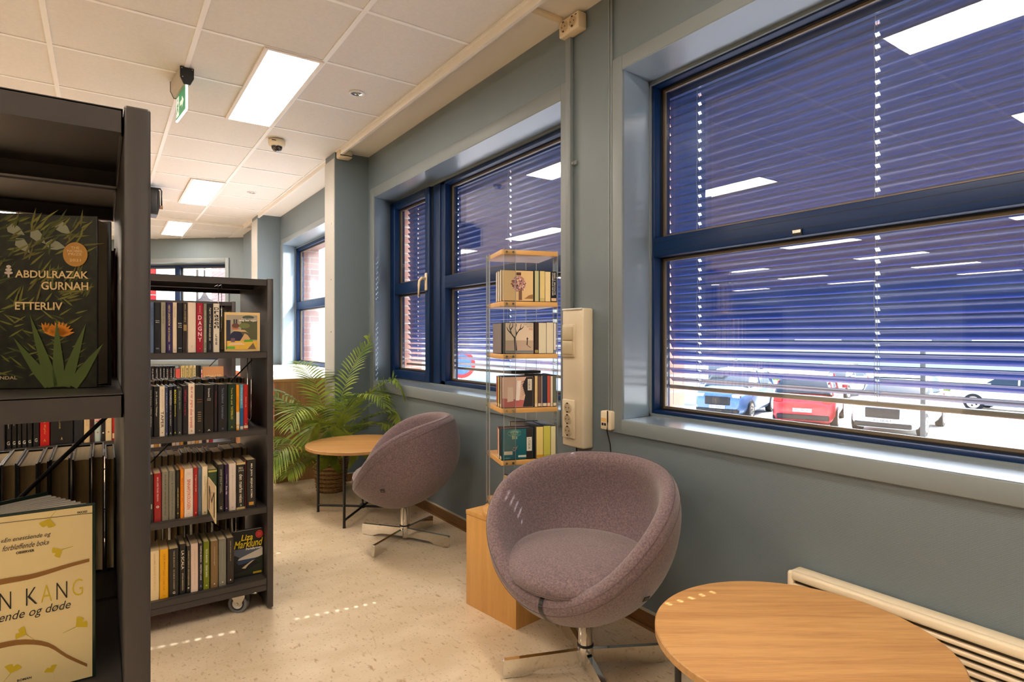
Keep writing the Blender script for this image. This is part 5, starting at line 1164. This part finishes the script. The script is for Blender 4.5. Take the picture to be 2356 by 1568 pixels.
def audiobook(label, loc, rz, t, c, h=.128, w_=.136, spine=None, art=None, tilt=None, group=None, mark=(226, 206, 170)):
    """box with its spine at x=0 facing -x and its cover at y=0 facing -y"""
    cm = gloss(c); sm = gloss(spine or c)
    o = thing('audiobook', (0, 0, 0), 0, label, 'audiobook', group)
    Mx = TM @ Matrix.Translation(Vector(loc)) @ Matrix.Rotation(rz, 4, 'Z')
    if tilt: Mx = Mx @ tilt
    o.matrix_world = Mx; lo, ro, _ = Mx.decompose(); o.location = lo; o.rotation_mode = 'QUATERNION'; o.rotation_quaternion = ro
    m = MB().box(0, w_, 0, t, 0, h, M_PLBLACK, .0006); m.rect(.003, .003, w_-.002, h-.003, (0, 0, 0), X_, Z_, cm, .0003)
    m.add([(-.0003, .0006, .002), (-.0003, t-.0006, .002), (-.0003, t-.0006, h-.002), (-.0003, .0006, h-.002)], [(0, 1, 2, 3)], sm)
    if mark: m.add([(-.0006, .001, .004), (-.0006, t-.001, .004), (-.0006, t-.001, .016), (-.0006, .001, .016)], [(0, 1, 2, 3)], flat(mark))
    if art: art(m, w_, h)
    m.build('case', o); return o
OZ = (0, 0, 0)
def T_(m, s, a, b, c, d, col_, o_=.0012, sh=0): m.text(s, a, b, c, d, OZ, X_, Z_, flat(col_), o_, .01, False, sh)
def art1(m, w_, h):
    q = random.Random(3); m.disc(.072, .072, .030, OZ, X_, Z_, flat((186, 130, 116)), .0006, 20, .032)
    for k in range(90):
        a = q.uniform(0, 6.28); r = .031*math.sqrt(q.random()); m.disc(.072+r*math.cos(a), .072+r*math.sin(a), .0028, OZ, X_, Z_, flat(((234, 206, 190), (110, 60, 60), (226, 180, 160), (60, 44, 50))[k % 4]), .0008+.00001*k, 6)
    m.rect(.062, .106, .082, .118, OZ, X_, Z_, flat((80, 44, 30)), .0009); m.rect(.072, .006, .086, .044, OZ, X_, Z_, flat((120, 84, 60)), .0007)
    m.poly([(.095, .012), (.133, .012), (.133, .030), (.115, .026), (.105, .018)], OZ, X_, Z_, flat((150, 110, 60)), .0007)
def art2(m, w_, h):
    m.rect(.004, .004, .121, .014, OZ, X_, Z_, flat((120, 124, 124)), .0005); m.rect(.004, .014, .121, .055, OZ, X_, Z_, flat((190, 164, 140)), .0005)
    bk = flat((50, 40, 36))
    def br(P, r0, r1):
        n = len(P); V = []
        for i, (x, z) in enumerate(P):
            d = Vector((P[min(i+1, n-1)][0]-P[max(i-1, 0)][0], P[min(i+1, n-1)][1]-P[max(i-1, 0)][1])).normalized(); r = r0+(r1-r0)*i/(n-1); V += [(x-d.y*r, -.0008, z+d.x*r), (x+d.y*r, -.0008, z-d.x*r)]
        m.add(V, [(2*i, 2*i+1, 2*i+3, 2*i+2) for i in range(n-1)], bk)
    br([(.047, .014), (.045, .04), (.042, .066)], .0055, .0036)
    for P in ([(.042, .064), (.028, .082), (.020, .110), (.024, .124)], [(.042, .064), (.052, .084), (.066, .104), (.070, .122)], [(.028, .082), (.014, .096), (.008, .108)], [(.050, .080), (.045, .102), (.050, .122)], [(.024, .098), (.034, .112), (.034, .124)], [(.060, .096), (.074, .104), (.080, .112)]): br(P, .0026, .0010)
    m.poly([(.092, .036), (.097, .036), (.098, .058), (.100, .062), (.096, .068), (.092, .062), (.094, .056)], OZ, X_, Z_, bk, .0008); m.poly([(.096, .036), (.112, .026), (.110, .024), (.094, .034)], OZ, X_, Z_, flat((110, 90, 74)), .0007)
    T_(m, 'ANNE KARIN', .078, .116, .118, .1205, (130, 110, 90)); T_(m, 'ELSTAD', .094, .108, .118, .1135, (130, 110, 90)); T_(m, 'FRI', .103, .096, .118, .1045, (206, 120, 100))
def art3(m, w_, h):
    P = lambda pts, c, o_=.0006: m.poly(pts, OZ, X_, Z_, flat(c), o_)
    P([(.004, .004), (.100, .004), (.100, .030), (.004, .040)], (190, 100, 96)); P([(.090, .004), (.133, .004), (.133, .124), (.104, .124), (.088, .09), (.100, .05)], (34, 28, 28), .0008)
    P([(.024, .024), (.050, .028), (.048, .084), (.026, .084)], (236, 206, 184), .0010); P([(.06, .03), (.075, .03), (.082, .11), (.066, .11)], (240, 226, 210), .0010)
    for k in range(7): P([(.078, .10-.01*k), (.104, .114-.008*k), (.100, .108-.008*k)], (40, 30, 30), .0012)
    m.rect(.110, .070, .128, .116, OZ, X_, Z_, flat((232, 220, 196)), .0014); m.text('LYDBOK', -.114, .113, -.074, .121, OZ, -Z_, X_, flat((70, 60, 50)), .002)
def art4(m, w_, h):
    P = lambda pts, c, o_=.0006: m.poly(pts, OZ, X_, Z_, flat(c), o_)
    m.rect(.104, .003, .133, .124, OZ, X_, Z_, flat((40, 30, 26)), .0005); m.disc(.054, .108, .030, OZ, X_, Z_, flat((70, 130, 124)), .0005, 24, .016); m.disc(.054, .110, .018, OZ, X_, Z_, flat((130, 170, 140)), .0007, 24, .009)
    T_(m, 'Mare Kandre', .028, .104, .084, .112, (24, 60, 64)); T_(m, 'Bliss', .044, .084, .066, .099, (196, 206, 150))
    m.tube([(.046, -.001, .044), (.052, -.0012, .036), (.062, -.0012, .044), (.070, -.001, .058), (.060, -.001, .048), (.050, -.001, .05)], .0014, flat((190, 170, 140)), 5)
    m.rect(.010, .022, .046, .036, OZ, X_, Z_, flat((220, 206, 180)), .0008); m.rect(.070, .010, .104, .018, OZ, X_, Z_, flat((206, 210, 196)), .0008); m.rect(.106, .034, .128, .090, OZ, X_, Z_, flat((232, 222, 200)), .0010)
    m.text('LYDBOK', -.084, .112, -.040, .1225, OZ, -Z_, X_, flat((50, 44, 40)), .0014); T_(m, 'ROMAN', .010, .006, .034, .011, (150, 190, 190))
GA = 'audiobooks on the acrylic tower'
def stack_front(z, specs, nm, art, top, x0=-.118, ww=.136):
    """boxes lying cover to the front, spines to the left"""
    y = -.114
    for i, (t, c, sp, lb) in enumerate(specs):
        audiobook(lb, (x0+.002*(i % 2), y, z), 0, t-.0008, c, spine=sp, art=art if i == 0 else None, group=GA, h=.128-.002*(i % 3), w_=ww-.002*(i % 2)); y += t
def stack_side(z, specs, h=.130):
    """spines to the front: rotate so the spine faces the front side"""
    x = .021
    for i, (t, sp, lb, mk) in enumerate(specs):
        audiobook(lb, (x+t-.0006, -.117, z), R(90), t-.0008, (200, 180, 140), spine=sp, group=GA, h=h-.002*(i % 2), mark=mk); x += t
e = .0004
stack_front(1.300+e, [(.018, (226, 190, 134), (236, 206, 160), 'audiobook with a flower-head cover on the top tier of the tower')]+[(.015, (226, 206, 176), (236-5*i, 220-6*i, 196-8*i), ('first', 'second', 'third', 'fourth', 'fifth')[i]+' cream-spined audiobook behind the flower-head cover on the top tier') for i in range(5)], '', art1, 0)
stack_side(1.300+e, [(.019, (196, 190, 140), 'pale green-spined audiobook, first of the spines on the top tier', None), (.003, (60, 110, 130), 'thin teal-spined audiobook case on the top tier', None), (.023, (226, 200, 130), 'yellow-cream audiobook spine in the middle of the top tier', (200, 180, 110)), (.025, (232, 208, 150), 'cream audiobook spine beside the black one on the top tier', None)], .128)
o = audiobook('black audiobook spine with EMILY BRONTË in white capitals on the top tier', (.116, -.1175, 1.300+e), R(90), .0235, (20, 18, 18), spine=(20, 18, 18), group=GA, h=.126, mark=(222, 186, 140))
m = MB(); m.text('EMILY BRONTË', -.120, .0125, -.030, .0185, (-.0007, 0, 0), -Z_, -Y_, flat(W), .0006, .02); m.text('STORMFULLE HØYDER', -.120, .0035, -.026, .009, (-.0007, 0, 0), -Z_, -Y_, flat(W), .0006, .02)
m.v = [(v[0], v[1]+.0228 if v[1] < 0 else v[1], v[2]) for v in m.v]; m.build('spine_text', o)
stack_front(1.088+e, [(.018, (226, 204, 176), (190, 176, 160), 'audiobook with a bare tree and a small walking figure on the second tier')]+[(.017, (120, 80, 40), (90, 60, 34), 'brown audiobook directly behind the bare-tree cover on the second tier')]+[(.017, (206, 190, 160), (170, 150, 120), ('third', 'fourth', 'fifth')[i]+' audiobook back from the front on the left of the second tier') for i in range(3)], '', art2, 0, -.1050, .124)
audiobook('brown landscape audiobook with an orange foot strip, left end of the second tier', (-.1185, .022, 1.088+e), R(-90), .012, (104, 74, 44), spine=(120, 84, 50), group=GA, w_=.136, h=.126, mark=(214, 120, 40))
stack_side(1.088+e, [(.017, (60, 44, 34), 'narrow brown audiobook spine, first of the spines on the second tier', (170, 150, 100)), (.034, (226, 214, 180), 'wide off-white audiobook spine on the second tier, left one', None), (.031, (228, 216, 184), 'wide off-white audiobook spine on the second tier, right one', None), (.012, (232, 220, 196), 'slim audiobook spine with a blue-grey foot label on the second tier', (110, 130, 150))])
stack_front(.870+e, [(.018, (226, 184, 160), (196, 176, 160), 'red, cream and black audiobook cover with a white side sticker, third tier'), (.016, (60, 40, 40), (30, 26, 28), 'black-spined audiobook behind the red and cream cover on the third tier'), (.016, (206, 170, 60), (214, 170, 40), 'mustard-spined audiobook on the left of the third tier'), (.016, (200, 190, 170), (206, 190, 160), 'pale grey-spined audiobook on the left of the third tier'), (.016, (206, 90, 60), (206, 96, 70), 'orange-red-spined audiobook on the left of the third tier')], '', art3, 0)
stack_side(.870+e, [(.014, (222, 190, 130), 'tan audiobook spine, first of the spines on the third tier', (226, 206, 170)), (.014, (104, 76, 70), 'brown audiobook spine on the third tier, left of the blue one', (226, 206, 170)), (.007, (170, 150, 140), 'thin grey-brown audiobook spine on the third tier', (226, 206, 170)), (.019, (36, 54, 74), 'dark blue audiobook spine on the third tier', (226, 206, 170)), (.015, (190, 84, 60), 'brick red audiobook spine on the third tier', (226, 206, 170)), (.011, (232, 216, 186), 'cream audiobook spine with dark lettering on the third tier', (226, 206, 170)), (.015, (100, 104, 84), 'grey-green audiobook spine closing the third tier', (226, 206, 170))])
stack_front(.660+e, [(.018, (20, 96, 104), (30, 50, 56), 'teal audiobook with a white side sticker on the fourth tier'), (.016, (30, 30, 34), (26, 26, 30), 'black-spined audiobook behind the teal cover on the fourth tier'), (.016, (214, 200, 170), (226, 214, 190), 'cream-spined audiobook on the left of the fourth tier'), (.020, (200, 110, 70), (206, 110, 70), 'orange-spined audiobook on the left of the fourth tier')], '', art4, 0)
stack_side(.660+e, [(.007, (60, 50, 44), 'thin dark audiobook spine, first of the spines on the fourth tier', None), (.031, (232, 206, 120), 'pale yellow audiobook spine with a golden foot on the fourth tier', (206, 150, 30)), (.032, (206, 196, 84), 'lime yellow audiobook spine on the fourth tier', (190, 170, 50)), (.022, (226, 214, 160), 'cream-green audiobook spine at the right end of the fourth tier', None)], .134)
Rx = lambda a: Matrix.Rotation(R(a), 4, 'X'); Ry = lambda a: Matrix.Rotation(R(a), 4, 'Y')
audiobook('audiobook lying flat across the back of the fourth tier', (-.02, .10, .660+e), 0, .012, (200, 200, 196), group=GA, h=.125, w_=.13)
audiobook('audiobook lying on top of the third tier stack', (-.05, .10, .999+e), 0, .011, (60, 60, 64), group=GA, h=.125, w_=.13, tilt=Rx(88))
audiobook('beige-cover audiobook leaning in the bottom tier of the tower', (-.112, -.06, .4695), R(-72), .020, (196, 168, 120), spine=(40, 34, 30), group=GA, h=.126, w_=.12, tilt=Rx(-9))
audiobook('black-spined audiobook leaning in the bottom tier of the tower', (-.070, -.035, .4695), R(-72), .020, (30, 26, 24), group=GA, h=.126, w_=.12, tilt=Rx(-7))
audiobook('grey portrait-cover audiobook standing in the bottom tier of the tower', (-.025, .015, .4635), R(-50), .018, (150, 142, 130), spine=(110, 104, 96), group=GA, h=.130, w_=.12)

# ------------------------------------------------------------------ red sofa far behind the bookcases
o = thing('sofa', (.56, 7.0, 0), 0, 'red rounded sofa far behind, glimpsed through the middle bookcase', 'sofa')
MRD = mat('red_upholstery', (204, 74, 58), .7, sheen=.3)
MB().box(-.45, .45, -.35, .35, .10, .42, MRD, .08).build('seat', o); MB().box(-.47, .47, .20, .40, .10, .80, MRD, .09).build('backrest', o)
for s in (-1, 1): MB().box(s*.47-.07, s*.47+.07, -.36, .38, .10, .58, MRD, .06).build('armrest', o)
for a in (-.4, .4):
    for b in (-.28, .3): MB().cyl((a, b, 0), (a, b, .11), .018, M_BLACK).build('leg', o)

# ------------------------------------------------------------------ outside: car park a storey lower
GZ = -1.60
M_ASPH = mat('bleached_asphalt', (196, 192, 186), .95, noise=(6, .12)); M_LAWN = mat('grass', (120, 140, 60), .95, noise=(3, .25))
m = MB().box(2.31, 180, -90, 160, GZ-.2, GZ, M_ASPH); m.box(-30, 2.31, 13.6, 160, GZ-.2, GZ, M_ASPH); tag(m.build('ground'), kind='structure')
tag(MB().box(36, 44, 2, 24, GZ, GZ+.12, M_LAWN).build('lawn'), 'strip of green lawn beyond the car park', 'lawn', kind='stuff')
tag(MB().box(2.31, 12.5, -2.0, 9.5, GZ, GZ+.10, mat('grey_gravel', (176, 172, 168), .95, noise=(20, .3))).build('pavement'), kind='structure', label='pale pavement outside below the near window', cat='pavement')
def building(label, x0, x1, y0, y1, z1, c, wins, roof=(120, 110, 104)):
    o = thing('building', ((x0+x1)/2, (y0+y1)/2, GZ), label=label, cat='building', local=False)
    MB().box(x0, x1, y0, y1, GZ, z1, c).build('wall', o); MB().box(x0-.2, x1+.2, y0-.2, y1+.2, z1, z1+.25, flat(roof)).build('roof', o)
    for (a, b, u0, v0, u1, v1) in wins:
        m = MB()
        if a == 'x': m.box(b-.05, b+.05, u0, u1, v0, v1, mat('far_window', (90, 100, 110), .15))
        else: m.box(u0, u1, b-.05, b+.05, v0, v1, mat('far_window', (90, 100, 110), .15))
        m.build('window', o)
    return o
M_WHB = mat('white_render', (236, 232, 224), .9)
building('white rendered wall with small vents at the left edge of the near window view', 20, 20.5, 15.6, 34, 3.2, M_WHB, [('x', 20, 16.6, -.9, 16.9, -.5), ('x', 20, 16.6, -.1, 16.9, .3)])
building('red brick wing of the building seen through the tall far window', 2.32, 3.32, 12.6, 17, 5.5, M_BRICK, [('x', 3.32, 14, 1, 15, 2.6)])
building('pale house with a low roof far away beyond the tall far window', 17, 30, 60, 75, 4.5, mat('cream_render', (222, 214, 200), .9), [('y', 60, 19, 0, 21, 2), ('y', 60, 24, 0, 26, 2)])
building('long pale building across the road beyond the car park', 62, 75, -30, 46, 6.5, mat('grey_render', (210, 206, 200), .9), [('x', 62, y, 0, y+3, 2) for y in range(-20, 40, 8)])
def car(label, x, y, rz, c, suv=0, plate='AS 38063'):
    o = thing('car', (x, y, GZ), rz, label, 'car', 'cars in the car park')
    P = mat('car_paint_%d_%d_%d' % c, c, .25, metal=.2, coat=.6); G = mat('car_glass', (40, 50, 56), .06, coat=.5); k = .12*suv
    stn = [(-2.13, .62, .66), (-2.08, .88, .82), (-1.5, .98, .88), (-.5, 1.0, .90), (.5, .98, .90), (1.2, .94, .89), (1.85, .84, .82), (2.08, .70, .70), (2.13, .50, .60)]
    V = []; F = []
    for px, t, hw in stn:
        t += k; V += [(px, s*q, z) for s, q, z in ((-1, hw*.9, .22), (-1, hw, .38), (-1, hw, t-.20), (-1, hw*.93, t-.05), (-1, hw*.6, t), (1, hw*.6, t), (1, hw*.93, t-.05), (1, hw, t-.20), (1, hw, .38), (1, hw*.9, .22))]
    n = 10
    for i in range(len(stn)-1):
        for j in range(n): F.append((i*n+j, i*n+(j+1) % n, (i+1)*n+(j+1) % n, (i+1)*n+j))
    F += [tuple(range(n)), tuple(range((len(stn)-1)*n, len(stn)*n))]
    MB().add(V, F, P, True).build('body', o)
    cs = [(-2.0, .92, .80, .02), (-1.75, .92, .80, .40), (-1.2, .95, .82, .53), (0, .95, .82, .55), (.45, .95, .82, .48), (1.15, .92, .78, .02)]
    V = []; F = []
    for px, zb_, hw, hh in cs: V += [(px, -hw, zb_+k-.05), (px, -hw*(1-.30*hh), zb_+k+hh-.03), (px, -hw*(.9-.35*hh), zb_+k+hh), (px, hw*(.9-.35*hh), zb_+k+hh), (px, hw*(1-.30*hh), zb_+k+hh-.03), (px, hw, zb_+k-.05)]
    for i in range(5):
        for j in range(5): F.append((i*6+j, i*6+j+1, (i+1)*6+j+1, (i+1)*6+j))
    cb = MB().add(V, F, G, True).build('windows', o)
    m = MB(); m.add([(a, b, z+.012) for a, b, z in V[8:10]+V[14:16]+V[20:22]+V[26:28] if True][:8], [(0, 1, 3, 2), (2, 3, 5, 4), (4, 5, 7, 6)], P)
    for s in (0, 5):
        for i in (1, 3): q = V[i*6+s]; r = V[i*6+(1 if s == 0 else 4)]; m.tube([q, r], .035, P, 5)
    m.build('roof', o)
    for wx in (-1.32, 1.32):
        for s in (-1, 1):
            m = MB().cyl((wx, s*.70, .32), (wx, s*.905, .32), .32, M_TYRE if False else mat('tyre', (30, 30, 32), .8), n=24); m.cyl((wx, s*.9, .32), (wx, s*.912, .32), .22, M_ZINC, n=20)
            for q in range(5): a = q*2*math.pi/5; m.box(wx-.03, wx+.03, s*.912, s*.918, .32, .34, M_PLBLACK); m.cyl((wx+.12*math.cos(a), s*.913, .32+.12*math.sin(a)), (wx+.12*math.cos(a), s*.916, .32+.12*math.sin(a)), .035, M_PLBLACK, n=6)
            m.build('wheel', o)
    m = MB(); m.box(2.05, 2.15, -.42, .42, .50, .66+k, M_PLBLACK, .02); m.box(2.02, 2.16, -.70, .70, .24, .38, M_PLBLACK, .03); m.box(-2.16, -2.0, -.72, .72, .26, .42, M_PLBLACK, .03); m.build('grille', o)
    for s in (-1, 1):
        MB().box(1.93, 2.10, s*.46, s*.74, .62+k, .74+k, M_CHROME, .03).build('headlight', o); MB().box(-2.14, -2.02, s*.56, s*.80, .66+k, .86+k, mat('tail_light', (170, 20, 20), .2), .02).build('tail_light', o)
        MB().box(.78, .92, s*.88, s*1.04, .95+k, 1.06+k, P, .02).build('wing_mirror', o)
    m = MB().box(2.155, 2.165, -.26, .26, .38, .49, M_WHITE); m.box(-2.165, -2.155, -.26, .26, .50, .61, M_WHITE)
    m.text(plate, -.22, .40, .22, .475, (2.166, 0, 0), Y_, Z_, flat((20, 20, 24)), .002); m.text(plate, -.22, .52, .22, .595, (-2.166, 0, 0), -Y_, Z_, flat((20, 20, 24)), .002); m.build('licence_plate', o)
    return o
car('blue car facing the library, leftmost of the parked cars below the blind', 19.06, 13.27, R(198), (96, 130, 170), 1)
car('red car seen from behind, between the blue and the white one', 19.45, 10.75, R(23), (190, 40, 50), 1)
car('white car facing the library with its number plate in full view', 20.06, 8.29, R(191), (236, 236, 234), 1)
car('white car side on at the right edge of the car park', 28.0, 7.4, R(93), (232, 230, 226))
car('dark estate car parked behind the blue one', 26.5, 19.5, R(200), (60, 66, 76), 1)
car('silver car parked far behind the red one', 28.5, 14.5, R(190), (190, 192, 194))
tag(MB().cyl((17.3, 6.62, GZ), (17.3, 6.62, 1.0), .06, mat('dark_pole', (70, 70, 68), .6)).build('signpost'), 'dark post standing between the white car and the side-on car', 'post')
# round no-parking sign, street lamp and red banner
o = thing('road_sign', (15.5, 27.2, GZ), 0, 'round blue parking sign with a red rim outside the two-part window', 'road sign', local=False)
MB().cyl((15.5, 27.2, GZ), (15.5, 27.2, .55), .04, M_ZINC).build('post', o)
d_ = Vector((15.45, 27.15, 0)).normalized(); c_ = Vector((15.5, 27.2, -.25)); m = MB()
m.cyl(c_-d_*.08, c_-d_*.05, .72, mat('sign_red', (206, 60, 60), .5), n=40); m.cyl(c_-d_*.09, c_-d_*.078, .52, mat('sign_blue', (90, 130, 200), .5), n=36); m.build('sign_plate', o)
o = thing('street_lamp', (1.68, 13.2, GZ), 0, 'bell-shaped outdoor lamp hanging outside the far angled window', 'street lamp', local=False)
MB().tube([(1.55, 13.2, GZ), (1.55, 13.2, 2.6), (1.60, 13.2, 2.7), (1.68, 13.2, 2.65), (1.68, 13.2, 2.15)], .022, flat((110, 114, 120)), 8).build('pole', o)
MB().lathe([(.02, .30), (.03, .14), (.08, .05), (.16, 0), (.15, 0), (.07, .04), (.001, .10)], (1.68, 13.2, 1.88), mat('lamp_grey', (130, 134, 140), .5), 20).build('shade', o)
o = thing('banner', (.70, 13.3, GZ), 0, 'red banner outside at the left of the far angled window', 'banner', local=False)
MB().box(.35, .86, 13.29, 13.31, .9, 2.7, mat('red_cloth', (206, 40, 60), .8)).build('cloth', o); MB().cyl((.34, 13.3, GZ), (.34, 13.3, 2.8), .02, M_ZINC).build('pole', o)
